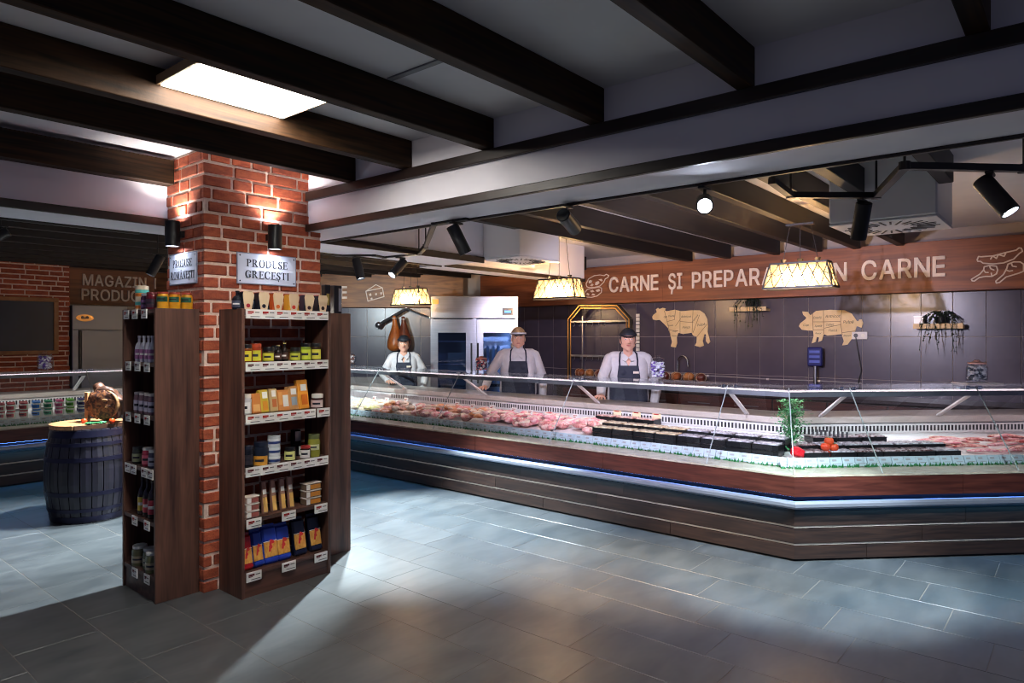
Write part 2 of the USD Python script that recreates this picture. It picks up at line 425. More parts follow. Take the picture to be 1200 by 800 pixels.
saus = [[(835, 295), (845, 270), (865, 272), (960, 265), (1060, 238), (1140, 220), (1160, 203), (1180, 205), (1188, 230), (1165, 245), (1120, 290), (1040, 320), (960, 328), (880, 322), (862, 308), (840, 308), (835, 295)],
        [(940, 290), (955, 265), (985, 285), (1000, 255), (1045, 268), (1060, 238)],
        [(795, 460), (790, 448), (855, 408), (885, 375), (890, 350), (930, 340), (985, 345), (995, 375), (985, 405), (950, 425), (900, 425), (850, 435), (812, 462), (795, 460)], [(885, 375), (900, 395), (920, 395)], [(930, 340), (940, 365), (965, 375)], [(945, 400), (950, 425)],
        [(985, 478), (980, 462), (1040, 410), (1065, 365), (1075, 330), (1120, 312), (1170, 312), (1198, 330), (1198, 385), (1160, 400), (1110, 415), (1060, 430), (1010, 472), (985, 478)], [(1060, 375), (1085, 385), (1110, 380)], [(1100, 320), (1110, 345), (1140, 350)]]
art(fr, [Z(s, 1020, 260, 6.667) for s in saus], XF, wR, w=.013)
sal = [[(575, 430), (565, 390), (600, 320), (680, 275), (760, 265), (820, 275), (850, 255), (885, 275), (870, 300), (835, 320), (815, 365), (760, 420), (680, 440), (600, 440), (575, 430)],
       [(540, 560), (535, 530), (580, 470), (660, 450), (750, 435), (785, 450), (780, 510), (720, 560), (640, 580), (570, 575), (540, 560)]]
fillz = [[(600, 360), (620, 335), (650, 345), (640, 375), (610, 385)], [(690, 405), (700, 365), (740, 350), (755, 380), (720, 410)], [(620, 415), (650, 385), (670, 400), (650, 425)], [(740, 330), (780, 320), (800, 345), (780, 355)], [(570, 540), (580, 515), (610, 530), (600, 555)], [(620, 490), (660, 475), (680, 500), (640, 510)], [(700, 480), (750, 460), (760, 490), (720, 505)], [(640, 550), (660, 525), (690, 535), (680, 555)]]
art(fr, [Z(s, 640, 300, 12) for s in sal], XF, wR, w=.012, fill=[Z(s, 640, 300, 12) for s in fillz])
# cheese side (diagonal) and left boards
cN = np.array([-S2, -S2, 0]); cU = np.array([S2, -S2, 0]); cO = np.array([4.95, 11.9, 0])
fc = thing('fascia_board', 'light brown wooden fascia board with a cheese wedge drawing beside the steel refrigerator', 'sign board', (6.7, 9.9, 2.09))
wC = lambda m: tf(on(m, cO + cN * .22, cU, cN), None, -LOC[fc])
part(fc, 'board', tf(on(bx(-.1, 5.1, 2.09, 2.645, -.2, 0, .003), cO + cN * .22, cU, cN), None, -LOC[fc]), FASCD)
def on_c(px, py, off=.22):   # (distance along the diagonal wall, z)
    r = ray(px); o = cO + cN * off; dr = FWD + r * RGT; k = (o @ cN) / (dr @ cN); p = dr * k
    return float((p - o) @ cU), EYE - (py - 394) * k / 800
e0, e1 = on_c(399, 390)[0], on_c(407, 390)[0]
letters(fc, 'E', e1 - e0, .20, lambda m: wC(tf(m, None, (e0, on_c(403, 349.5)[1], 0))), CREAM)
chz = [[(295, 605), (345, 572), (378, 588), (386, 632), (305, 655), (295, 605)], [(295, 605), (378, 588)]]
chd = [[(312, 620), (320, 616), (322, 626), (314, 628)], [(342, 618), (348, 614), (350, 622), (344, 625)], [(368, 612), (374, 610), (375, 620), (369, 621)], [(320, 640), (326, 638), (327, 645), (321, 646)]]
g = [stroke([on_c(360 + x / 4.286, 200 + y / 4.286) for x, y in s], .014) for s in chz] + [Polygon([on_c(360 + x / 4.286, 200 + y / 4.286) for x, y in s]).buffer(.004) for s in chd]
part(fc, 'line_drawing', wC(ext(union_all(g), .01)), CREAM)
fm = thing('fascia_board', 'brown wooden fascia board lettered in two rows left of the brick pillar', 'sign board', (4.2, 11.75, 2.09))
part(fm, 'board', bx(3.46, 4.85, 11.72, 11.87, 2.09, 2.645, .003), FASCX, world=True)
wM = lambda m: tf(on(m, (0, 11.72, 0), (1, 0, 0), (0, -1, 0)), None, -LOC[fm])
for word, p0, p1, z in (('MAGAZIN', 96.5, 171, 2.385), ('DE', 182, 203, 2.385), ('PRODUC', 95, 163, 2.16)):
    a0, a1 = on_b(p0, 390, 11.72)[0], on_b(p1, 390, 11.72)[0]
    if word == 'DE': a0, a1 = 4.80, 4.80
    if a1 > a0: letters(fm, word, a1 - a0, .165, lambda m, a0=a0, z=z: wM(tf(m, None, (a0, z, 0))), CREAM)
letters(fm, 'D', .10, .165, lambda m: wM(tf(m, None, (on_b(182, 390, 11.72)[0] - .02, 2.385, 0))), CREAM)

# ================================================================ COUNTERS: one profile swept along a chamfered line
PTS = [np.array(p, float) for p in ((.6, 8.8), (3.6, 8.8), (5.0, 7.4), (5.0, 1.58), (7.4, -.82))]
SEGD = [(PTS[i + 1] - PTS[i]) / np.linalg.norm(PTS[i + 1] - PTS[i]) for i in range(4)]
SEGN = [np.array([-d[1], d[0]]) for d in SEGD]
def corner(i, d):
    """Point of the line offset by d at path vertex i."""
    p = PTS[i]
    if i == 0: return p + SEGN[0] * d
    if i == 4: return p + SEGN[3] * d
    n0, n1 = SEGN[i - 1], SEGN[i]; m = (n0 + n1); return p + m * d / (m @ n0)
def ends(s, d, t0, t1):
    """Ends of segment s at offset d; t0/t1: None = mitred corner, else distance along from the segment's start point."""
    a = corner(s, d) if t0 is None else PTS[s] + SEGD[s] * t0 + SEGN[s] * d
    b = corner(s + 1, d) if t1 is None else PTS[s] + SEGD[s] * t1 + SEGN[s] * d
    return a, b
def prism(s, prof, t0=None, t1=None):
    """Convex profile [(d, z)...] along segment s."""
    k = len(prof); A = [(*ends(s, d, t0, t1)[0], z) for d, z in prof]; B = [(*ends(s, d, t0, t1)[1], z) for d, z in prof]
    v = np.array(A + B); f = []
    for i in range(k):
        j = (i + 1) % k; f += [(i, j, k + j), (i, k + j, k + i)]
    for i in range(1, k - 1): f += [(0, i + 1, i), (k, k + i, k + i + 1)]
    f = np.array(f); c = v.mean(0); n = np.cross(v[f[:, 1]] - v[f[:, 0]], v[f[:, 2]] - v[f[:, 0]])
    if (((v[f].mean(1) - c) * n).sum(1)).sum() < 0: f = f[:, ::-1]
    return v, f
def rect(d0, d1, z0, z1): return [(d0, z0), (d1, z0), (d1, z1), (d0, z1)]
def at(s, t, d, z): p = PTS[s] + SEGD[s] * t + SEGN[s] * d; return np.array([p[0], p[1], z])
SL = [float(np.linalg.norm(PTS[i + 1] - PTS[i])) for i in range(4)]
CLAB = ['dark wood refrigerated counter with dairy jars along the left wall', 'short corner refrigerated counter behind the brick pillar', 'long dark wood refrigerated meat counter with blue lit rail across the back', 'dark wood refrigerated counter with black trays at the right, past the angled corner']
seams = {0: [.02, 1.3, 2.4], 1: [.9], 2: [7.4 - y for y in (6.67, 5.29, 3.756, 2.238)], 3: [.66, 1.71]}
for s in range(4):
    mid = (PTS[s] + PTS[s + 1]) / 2; ct = thing('refrigerated_counter', CLAB[s], 'display counter', (mid[0], mid[1], 0))
    P = lambda name, m, mt, **k: part(ct, name, m, mt, world=True, **k)
    L = SL[s]
    P('plinth', prism(s, rect(.03, .12, 0, .03)), BLACKP)
    P('base', prism(s, rect(.03, .80, .03, .58)), BLACKP)
    q = random.Random(40 + s)
    for z0, z1 in ((.018, .112), (.128, .236), (.252, .36)):      # cladding planks
        cuts = [0.0]
        while cuts[-1] < L - .9: cuts.append(cuts[-1] + q.uniform(1.1, 1.9) if len(cuts) > 1 else q.uniform(.5, 1.5))
        cuts = [c for c in cuts if c < L - .3] + [L]
        for k in range(len(cuts) - 1):
            P('plank', prism(s, [(-.0, z0), (.03, z0), (.03, z1), (-.0, z1 - .004)], None if k == 0 else cuts[k] + .002, None if k == len(cuts) - 2 else cuts[k + 1] - .002), COUNTERW)
    for z in (.112, .236): P('joint_strip', prism(s, rect(.008, .03, z + .002, z + .014)), GAPSTRIP)
    P('black_band', prism(s, rect(-.008, .03, .36, .378)), BLACKP)
    cuts = [0.0] + [c for c in np.arange(1.25, L - .5, 1.5)] + [L]
    for k in range(len(cuts) - 1):
        P('front_board', prism(s, [(-.035, .468), (.03, .468), (.03, .606), (-.035, .602)], None if k == 0 else cuts[k] + .0015, None if k == len(cuts) - 2 else cuts[k + 1] - .0015), COUNTERT)
    P('led_strip', prism(s, rect(-.02, .026, .4645, .4675)), BLUELED, label='glowing blue light strip under the wooden front board')
    ul = UsdLux.RectLight.Define(stage, ct + '/rail_light'); ul.CreateWidthAttr(L * .98); ul.CreateHeightAttr(.012); ul.CreateIntensityAttr(LEDBLUE * 6.5); ul.CreateColorAttr(Gf.Vec3f(.08, .42, .8))
    u3 = np.array([*SEGD[s], 0]); c3 = at(s, L / 2, -.055, .384) - LOC[ct]; v3 = np.cross((0, 0, 1.), u3); ul.AddTransformOp().Set(Gf.Matrix4d(*u3, 0, *v3, 0, 0, 0, 1, 0, *c3, 1))
    c8 = [(-.055 + .028 * math.cos(t), .415 + .028 * math.sin(t)) for t in np.arange(8) * math.pi / 4 + .39]
    P('bumper_rail', prism(s, c8), mat('satin_rail', (168, 174, 192), None, .36, .7), label='round steel bumper rail')
    for t in np.arange(.35, L, .75): P('rail_bracket', prism(s, rect(-.03, .03, .405, .425), t, t + .03), STEEL)
    cuts = [0.0] + [c for c in seams[s] if .1 < c < L - .1] + [L]
    for k in range(len(cuts) - 1):
        P('stone_ledge', prism(s, rect(-.03, .26, .606, .616), None if k == 0 else cuts[k] + .001, None if k == len(cuts) - 2 else cuts[k + 1] - .001), STONE)
        g0, g1 = (None if k == 0 else cuts[k] + .003), (None if k == len(cuts) - 2 else cuts[k + 1] - .003)
        P('glass_front', prism(s, [(.0, .617), (.008, .617), (.418, 1.2), (.41, 1.2)], g0, g1), GLASS)
        P('glass_top', prism(s, rect(.43, 1.15, 1.168, 1.178), g0, g1), GLASS)
    P('canopy_rail', prism(s, rect(.435, .455, 1.128, 1.166)), mat('canopy_steel', (124, 126, 136), None, .4, .8))
    P('canopy_rail', prism(s, rect(1.13, 1.16, 1.150, 1.168)), STEEL)
    P('lamp_tube', prism(s, rect(.60, .66, 1.140, 1.166)), CASELED, label='white light tube under the glass top')
    P('deck', prism(s, [(.27, .60), (.86, .60), (.86, .74), (.27, .645)]), CASEIN)
    P('price_rail', prism(s, [(.262, .618), (.28, .618), (.30, .682), (.288, .682)]), WHITEM)
    P('back_panel', prism(s, rect(.84, .87, .70, .90)), CASEIN)
    P('grille_panel', prism(s, rect(.825, .84, .785, .86)), WHITEM)
    slots = [prism(s, rect(.8235, .826, .80, .845), t, t + .016) for t in np.arange(.45 if s > 1 else .1, L - (.2 if s != 2 else -.15), .032)]
    P('grille_slots', join(slots), GRILLE, kind='stuff')
    P('worktop', prism(s, [(.815, .872), (1.30, .872), (1.30, .922), (.82, .922)]), mat('steel_worktop', (186, 176, 170), None, .35, .3))
    P('back_body', prism(s, rect(.88, 1.26, .0, .872)), STEEL)
    for t in seams[s]:                                             # clamps, posts and stays at the glass joints
        for dt in (-.05, .05):
            P('glass_clamp', tf(cyl(.02, 0, .03, 10), None, at(s, t + dt, .44, 1.178)), CHROME, smooth=40)
        P('glass_clamp', bar(at(s, t - .10, .47, 1.188), at(s, t + .10, .47, 1.188), .03, .012), CHROME)
        P('glass_stay', bar(at(s, t, .46, 1.14), at(s, t, .83, .93), .035, .014), WHITEM)
        P('glass_edge', bar(at(s, t, -.002, .618), at(s, t, .409, 1.2), .006, .006), mat('glass_edge', (150, 160, 160), None, .2))
    if s in (2, 3):
        P('glass_edge', bar((*corner(3, .0), .618), (*corner(3, .41), 1.2), .007, .007), MATS['glass_edge'])
    q = random.Random(9 + s); tags, prints, grass = [], [], []
    n = int(L / .098)
    for k in range(n):
        t = k * .098 + .03 + (0 if s > 2 else .0)
        if t > L - .08: break
        P('price_tag', prism(s, [(.254, .622), (.262, .622), (.286, .682), (.280, .684)], t, t + .092), mat('tag_paper', (168, 182, 194), None, .6))
        prints.append(prism(s, [(.2655, .657), (.2660, .657), (.2725, .670), (.2700, .670)], t + .015, t + .05)); prints.append(prism(s, [(.2590, .638), (.2600, .638), (.2625, .643), (.2605, .643)], t + .03, t + .08))
    P('tag_print', join(prints), mat('pale_ink', (150, 146, 150), None, .7), kind='stuff')
    for k in range(int(L / .012)):
        t, d, h = q.uniform(0, L), q.uniform(.225, .252), q.uniform(.012, .035); w = q.uniform(.006, .012)
        p0 = at(s, t, d, .616); tip = p0 + (q.uniform(-.01, .01), q.uniform(-.01, .01), h); sd = np.array([*SEGD[s], 0]) * w; nd = np.array([*SEGN[s], 0]) * w * .4
        grass.append((np.array([p0 - sd, p0 + sd, p0 + nd, tip]), np.array([(0, 1, 3), (1, 2, 3), (2, 0, 3), (0, 2, 1)])))
    P('grass_garnish', join(grass), GRASS, kind='stuff', label='green plastic grass strip before the price tags')
    # the case's own light
    rl = UsdLux.RectLight.Define(stage, ct + '/case_light'); rl.CreateWidthAttr(L * .96); rl.CreateHeightAttr(.05); rl.CreateIntensityAttr(CASE)
    rl.CreateColorAttr(Gf.Vec3f(*((.86, 1, .92) if s == 0 else (1, .84, .90) if s > 1 else (1, 1, 1))))
    u, nn = np.array([*SEGD[s], 0]), np.array([*SEGN[s], 0]); dirn = -(np.array([0, 0, -1.0]) + nn * .1); dirn /= np.linalg.norm(dirn); v = np.cross(dirn, u)
    c = at(s, L / 2, .63, 1.135) - LOC[ct]
    rl.AddTransformOp().Set(Gf.Matrix4d(*u, 0, *v, 0, *dirn, 0, *c, 1))

# ================================================================ SHELF UNITS (local: front edge along +x at y=0, depth to +y)
LEV = [.155, .48, .795, 1.118, 1.44, 1.765]      # shelf tops
def unit(label, loc, rot, w, dep, tags):
    t = thing('shelf_unit', label, 'shelf unit', loc, rot)
    for x in (0, w - .02): part(t, 'side_panel', bx(x, x + .02, 0, dep, 0, 1.77, .002), WALNUT)
    part(t, 'plinth', bx(.02, w - .02, .012, .03, 0, .13), WALNUTX)
    for i, z in enumerate(LEV):
        part(t, 'shelf_board', bx(.02, w - .02, .004, dep - .004, z - .025, z, .002), WALNUTX)
    for i, xs in enumerate(tags):
        for x in xs:
            z1 = LEV[i] + (.002 if i > 1 else 0); tw = .098 if w > .55 else .075
            p = part(t, 'price_tag', bx(x, x + tw, -.004, .002, z1 - .058, z1), WHITE)
            part(p, 'tag_print', join([bx(x + .012, x + tw * .52, -.0052, -.004, z1 - .024, z1 - .012), bx(x + .012, x + tw * .4, -.0052, -.004, z1 - .030, z1 - .026)]), REDINK if i % 2 else mat('brown_ink', (96, 40, 44), None, .7))
            part(p, 'tag_print', join([bx(x + tw * .6, x + tw * .9, -.0052, -.004, z1 - .022, z1 - .016), bx(x + tw * .3, x + tw * .92, -.0052, -.004, z1 - .048, z1 - .043)]), GREYINK)
    return t
six = [.025 + k * .0985 for k in range(6)]
unit('open walnut shelf unit with oils and pasta before the right face of the brick pillar', (2.117, 3.915, 0), 0, .637, .28, [[.03, .27, .51], [.03, .27, .51], six, six[:5] + [.53], six, six])
unit('narrow walnut shelf unit with jars before the left face of the brick pillar', (1.752, 4.742, 0), -90, .492, .265, [[.16, .34], [.16, .34], [.05, .14, .30, .39], [.06, .20, .34], [.06, .20, .34], [.03, .16, .30]])
unit('walnut shelf unit behind the brick pillar, only its side panel in view', (3.142, 4.215, 0), 90, .50, .27, [[]] * 6)

# product builders (local, standing at z=0, front towards -y)
def M3(c, rough=.4): return mat('c_%02x%02x%02x_%d' % (*c, int(rough * 100)), c, None, rough)
def b_jar(r, h, body, lid, label, lidh=.02, lz=(.15, .7), lidr=1.0):
    def f(p):
        hb = h - lidh
        part(p, 'body', lathe([(0, 0), (r * .92, 0), (r, .006), (r, hb * .86), (r * .86, hb), (0, hb)], 16), body, 40)
        part(p, 'lid', lathe([(0, hb), (r * .9 * lidr, hb), (r * .93 * lidr, hb + .003), (r * .93 * lidr, h - .003), (r * .88 * lidr, h), (0, h)], 16), lid, 40)
        if label is not None: part(p, 'label', arc(r, hb * lz[0], hb * lz[1]), label, 40); part(p, 'label_print', arc(r + .0008, hb * (lz[0] * .6 + lz[1] * .4), hb * (lz[0] * .35 + lz[1] * .65), 70, 6), INK, 40)
    return f
def b_bottle(r, h, body, cap, label):
    def f(p):
        part(p, 'body', lathe([(0, 0), (r * .9, 0), (r, .006), (r, h * .55), (r * .75, h * .68), (r * .34, h * .76), (r * .32, h * .93), (0, h * .93)], 14), body, 40)
        part(p, 'cap', lathe([(0, h * .92), (r * .4, h * .92), (r * .4, h), (0, h)], 12), cap, 40)
        part(p, 'label', arc(r, h * .12, h * .48), label, 40); part(p, 'label_print', arc(r + .0008, h * .26, h * .34, 70, 6), WHITE, 40)
    return f
def b_can(r, h, bands):
    def f(p):
        part(p, 'body', lathe([(0, 0), (r, 0), (r, h), (r * .93, h + .002), (r * .9, h - .004), (0, h - .004)], 16), M3(bands[0]), 40)
        for k, c in enumerate(bands[1:]):
            z0 = h * (.12 + .3 * k); part(p, 'label_band', lathe([(r, z0), (r + .0012, z0 + .001), (r + .0012, z0 + h * .26), (r, z0 + h * .27)], 16), M3(c), 40)
    return f
def b_carton(side, dot):       # tapering cream carton with coloured sides
    def f(p):
        w, h, d = .082, .112, .06
        part(p, 'body', tf(ext(Polygon([(-w * .5, 0), (w * .5, 0), (w * .36, h * .97), (-w * .36, h * .97)]), d), rotx(90), (0, d, 0)), side)
        part(p, 'front_panel', tf(ext(Polygon([(-w * .26, .002), (w * .28, .002), (w * .5, h * .8), (w * .36, h), (-w * .36, h), (-w * .42, h * .8)]), .003), [[1, 0, 0], [0, 0, -1], [0, 1, 0]], (0, -.0005, 0)), M3((222, 196, 160)))
        part(p, 'top_flap', bx(-w * .37, w * .37, -.003, d, h * .95, h * .985), M3((150, 44, 48)))
        part(p, 'fruit_print', tf(ext(Point(0, h * .22).buffer(.013, quad_segs=3), .001), [[1, 0, 0], [0, 0, -1], [0, 1, 0]], (0, -.0036, 0)), dot)
    return f
def lean(m, ang): return tf(m, rotx(-ang))
def b_bag(w, h, top, low, foot, lean_a=13, logo=True):
    def f(p):
        d = .05
        def slab(z0, z1, k=1.0):
            return lean(bx(-w / 2 * k, w / 2 * k, -d * .5 * k, d * .5 * k, z0, z1, .012), lean_a)
        part(p, 'pouch', slab(0, h * .93), top)
        part(p, 'seal', lean(bx(-w * .47, w * .47, -.004, .004, h * .9, h), lean_a), top)
        part(p, 'window', lean(bx(-w * .44, w * .44, -d * .5 - .002, -d * .3, h * .16, h * .56, .004), lean_a), low)
        part(p, 'foot_band', lean(bx(-w * .47, w * .47, -d * .5 - .0015, -d * .3, .012, h * .14, .004), lean_a), foot)
        part(p, 'white_line', lean(bx(-w * .44, w * .44, -d * .5 - .003, -d * .3, h * .56, h * .575), lean_a), WHITE)
        if logo: part(p, 'logo_print', lean(tf(ext(affinity.rotate(union_all([Point(0, h * .42).buffer(w * .13, quad_segs=2), Point(w * .08, h * .55).buffer(w * .12, quad_segs=2), sbox(-w * .1, h * .3, w * .04, h * .6)]), -14, origin=(0, h * .45)), .0015), [[1, 0, 0], [0, 0, -1], [0, 1, 0]], (0, -d * .5 - .0022, 0)), lean_a), M3((206, 44, 48)))
    return f
def b_box(w, h, d, body, panels, ang=0, extra=()):
    """Small carton or bag; panels: (x0,x1,z0,z1 as fractions, material) raised on the front."""
    def f(p):
        part(p, 'body', lean(bx(-w / 2, w / 2, -d / 2, d / 2, 0, h, .004), ang), body)
        for x0, x1, z0, z1, m in panels: part(p, 'front_print', lean(bx(w * (x0 - .5), w * (x1 - .5), -d / 2 - .0015, -d / 2 + .002, h * z0, h * z1), ang), m)
    return f
def b_tub(w, h, d, body, lid, side):
    def f(p):
        part(p, 'tub', bx(-w / 2, w / 2, -d / 2, d / 2, 0, h * .86, .005), body); part(p, 'lid', bx(-w / 2 - .004, w / 2 + .004, -d / 2 - .004, d / 2 + .004, h * .86, h, .003), lid)
        part(p, 'front_label', bx(-w / 2 + .004, -w / 2 + .03, -d / 2 - .001, -d / 2 + .002, h * .1, h * .8), WHITE); part(p, 'front_label', bx(-w / 2 + .034, w / 2 - .005, -d / 2 - .001, -d / 2 + .002, h * .15, h * .75), side)
    return f
def put(key, build, name, label, cat, x, y, z, rot=0, group=None): return copyof(key, build, name, label, cat, (x, y, z), rot, group)

YR = 3.965
ax = lambda px, y=YR: on_b(px, 390, y)[0]
row = lambda i: 'on the right unit, %s shelf' % ['lowest', 'second lowest', 'third lowest', 'third highest', 'second highest', 'top'][i]
DK = M3((18, 18, 24), .25)
# top board: cartons
for k, (px, side, dot, w) in enumerate([(290, (20, 20, 30), (170, 40, 50), 'black sides and a dark red berry print'), (308.5, (14, 16, 30), (30, 30, 50), 'black sides and a black berry print'), (325, (196, 84, 30), (222, 110, 40), 'orange sides and an orange fruit print'), (343.5, (206, 150, 40), (214, 60, 40), 'yellow ochre sides and a red fruit print'), (361.5, (20, 22, 40), (50, 24, 36), 'navy sides and a dark plum print'), (377.5, (14, 14, 24), (40, 20, 24), 'black sides, last at the right')]):
    put('carton%d' % k, b_carton(M3(side), M3(dot)), 'tapered_carton', f'cream tapered carton with {w}, right unit top', 'carton', ax(px, 3.95), 3.945, LEV[5])
for k, px in enumerate((267.5, 275.5)):
    put('darkpouch', b_bottle(.032, .115, M3((16, 18, 30), .2), DK, M3((60, 64, 84))), 'dark_bottle', ['small dark bottle at the far left on top of the right walnut shelf unit', 'small dark bottle second from the left on top of the right walnut shelf unit'][k], 'bottle', 2.135 + k * .07, 4.0 - k * .02, LEV[5])
# second highest: jars with yellow-green labels
yg, ygl = M3((190, 186, 40)), M3((216, 204, 70))
zc = LEV[4]
for k, (px, h, body, lid, lab, txt) in enumerate([(289, .112, (120, 60, 24), (30, 24, 26), (214, 196, 50), 'amber jar with a yellow label, leftmost'), (300, .115, (150, 54, 26), (176, 62, 30), (206, 200, 56), 'orange-red jar with a yellow label and red lid'), (315, .092, (60, 44, 22), (24, 24, 26), (200, 196, 60), 'short dark jar with a yellow label'), (346.5, .088, (70, 76, 20), (24, 24, 26), (196, 200, 66), 'short olive jar with a yellow label'), (358.5, .115, (120, 140, 44), (24, 24, 26), (196, 206, 60), 'green jar with a lime label'), (370.5, .115, (70, 50, 30), (24, 24, 26), (208, 200, 70), 'dark jar with a yellow fruit label, rightmost')]):
    put('j4%d' % k, b_jar(.036, h, M3(body, .2), M3(lid, .3), M3(lab), .024, (.1, .8)), 'spread_jar', f'{txt} {row(4)}', 'jar', ax(px), YR, zc)
for k, (px, h) in enumerate(((327, .105), (334.5, .12))):
    put('d4%d' % k, b_bottle(.024, h, M3((30, 22, 20), .2), M3((210, 190, 120)), M3((70, 40, 30))), 'dark_bottle', ['small dark bottle between yellow labelled jars on the right unit', 'taller dark bottle with a cream cap between yellow labelled jars on the right unit'][k], 'bottle', ax(px), YR + .01, zc)
put('d43', b_jar(.034, .10, DK, DK, None), 'spread_jar', 'black jar behind the yellow labelled jars of the right shelf unit', 'jar', ax(325, 4.05), 4.06, zc)
# third highest: jars, pasta bags, cracker boxes
zc = LEV[3]
put('w0', b_jar(.04, .125, M3((196, 196, 200), .3), M3((220, 214, 204)), M3((226, 226, 226)), .024, (.1, .75)), 'white_jar', f'white labelled jar with a white lid, leftmost {row(3)}', 'jar', ax(289), YR + .02, zc)
org, yel = M3((196, 110, 48)), M3((222, 176, 66))
for k, (px, w, h, body, pan, txt) in enumerate([(300, .062, .125, (206, 128, 64), [(.1, .8, .1, .45, M3((226, 170, 110)))], 'leaning bag of orange pasta'), (309, .058, .145, (206, 178, 60), [(.3, .9, .62, .9, WHITE), (.3, .85, .1, .5, M3((224, 150, 50)))], 'yellow bag of pasta with a white label'), (320, .055, .148, (196, 170, 120), [(.3, .8, .65, .92, WHITE), (.3, .85, .2, .55, M3((196, 110, 60)))], 'clear bag of pasta with a white label'), (331.5, .085, .135, (212, 138, 72), [(.45, .9, .2, .75, WHITE), (.1, .4, .3, .9, M3((226, 160, 90)))], 'orange box of crackers with a white panel'), (343, .07, .155, (196, 140, 84), [(.3, .85, .65, .9, WHITE), (.3, .85, .2, .55, M3((150, 160, 170)))], 'tan box of crackers with a grey panel'), (355, .078, .195, (226, 150, 50), [(.3, .85, .62, .84, WHITE), (.3, .85, .15, .5, M3((214, 110, 30)))], 'tall orange box of crackers')]):
    put('p3%d' % k, b_box(w, h, .04, M3(body), pan, 10), ['pasta_bag', 'cracker_box'][k > 2], f'{txt} {row(3)}', ['bag', 'box'][k > 2], ax(px), YR, zc)
put('w1', b_jar(.042, .095, M3((60, 24, 24), .25), M3((226, 222, 214)), M3((204, 180, 176)), .026, (.1, .8)), 'white_lid_jar', f'dark jar with a wide white lid, rightmost {row(3)}', 'jar', ax(372), YR, zc)
# third lowest: cans and jars
zc = LEV[2]
put('o0', b_jar(.038, .13, M3((22, 24, 32), .15), M3((30, 34, 50), .2), M3((40, 36, 44)), .02), 'oil_jar', f'dark glass jar, leftmost {row(2)}', 'jar', ax(290), YR, zc)
put('o1', b_jar(.047, .145, M3((30, 36, 50), .12), M3((24, 30, 46), .2), M3((206, 146, 52)), .03, (.02, .52)), 'honey_jar', f'large dark jar with an orange label {row(2)}', 'jar', ax(306), YR, zc)
for k in range(3):
    put('can', b_can(.039, .056, [(196, 200, 206), (40, 60, 120), (220, 222, 226)]), 'fish_can', f"blue and white can, {['lowest', 'middle', 'topmost'][k]} of three stacked {row(2)}", 'can', ax(322.5), YR + .015, zc + k * .057, 0)
put('o2', b_jar(.036, .085, M3((40, 44, 28), .2), DK, M3((206, 206, 130)), .018, (.08, .9)), 'olive_jar', f'dark jar with a pale green patterned label {row(2)}', 'jar', ax(340), YR, zc)
put('o3', b_box(.06, .075, .06, DK, [(.3, .9, .1, .85, WHITE)]), 'dark_box', f'black box with a white label set back {row(2)}', 'box', ax(350, 4.08), 4.09, zc + .0)
put('o3b', b_box(.05, .165, .05, DK, [(.1, .95, .55, .95, WHITE)]), 'dark_box', f'tall black box with a white label set back {row(2)}', 'box', ax(347, 4.14), 4.145, zc + .0)
put('o4', b_jar(.034, .082, M3((60, 24, 24), .2), M3((176, 44, 40)), M3((214, 210, 206)), .018, (.05, .85)), 'sauce_jar', f'small jar with a red lid and white label {row(2)}', 'jar', ax(358), YR, zc)
put('o5', b_jar(.04, .15, M3((140, 140, 54), .12), M3((90, 96, 60), .2), M3((200, 200, 150)), .03, (.4, .7)), 'olive_jar', f'tall jar of green olives, rightmost {row(2)}', 'jar', ax(368), YR, zc)
# second lowest: tubs, slim packs, boxes
zc = LEV[1]
for k in range(3):
    put('tubp', b_tub(.085, .044, .06, M3((196, 170, 160), .3), M3((226, 214, 208), .3), M3((156, 84, 76))), 'clear_tub', f"clear tub of pink sweets, {['lowest', 'middle', 'topmost'][k]} of three stacked on the right unit", 'tub', ax(293.5), YR, zc + k * .0445)
for k, px in enumerate((311.5, 322, 332.5, 342)):
    put('slim', b_box(.034, .20, .03, M3((150, 110, 96), .3), [(.1, .9, .05, .5, M3((224, 176, 96))), (.15, .85, .6, .75, WHITE)], 9), 'breadstick_pack', f'slim pack of breadsticks, {ORD[k]} of four from the left on the right unit', 'pack', ax(px), YR + .01, zc, group=None)
for k in range(3):
    put('tubo', b_tub(.115, .048, .07, M3((120, 100, 84), .3), M3((206, 196, 188), .3), M3((206, 132, 44))), 'clear_tub', f"clear tub with an orange label, {['lowest', 'middle', 'topmost'][k]} of three stacked on the right unit", 'tub', ax(365), YR + .01, zc + k * .0485)
# lowest: pasta pouches
zc = LEV[0]
gold = mat('pasta_gold', (206, 140, 56), (232, 176, 84), .4, scale=(60, 60, 20))
for k, (px, w, h, c, txt) in enumerate([(290, .075, .225, (176, 24, 32), 'red pasta pouch with a golden window'), (303, .07, .235, (34, 62, 160), 'narrow blue pasta pouch beside the red one'), (318, .10, .245, (36, 66, 176), 'wide bright blue pasta pouch, third from the left'), (333, .10, .235, (34, 60, 164), 'blue pasta pouch, fourth from the left'), (352.5, .092, .25, (14, 20, 48), 'navy pasta pouch, second from the right'), (370.5, .09, .25, (14, 20, 44), 'navy pasta pouch, rightmost')]):
    put('bag%d' % k, b_bag(w, h, M3(c, .28), gold, M3(c if k < 4 else (20, 26, 56), .25), 12), 'pasta_pouch', f'{txt} {row(0)}', 'pouch', ax(px), YR + .01, zc, 0)

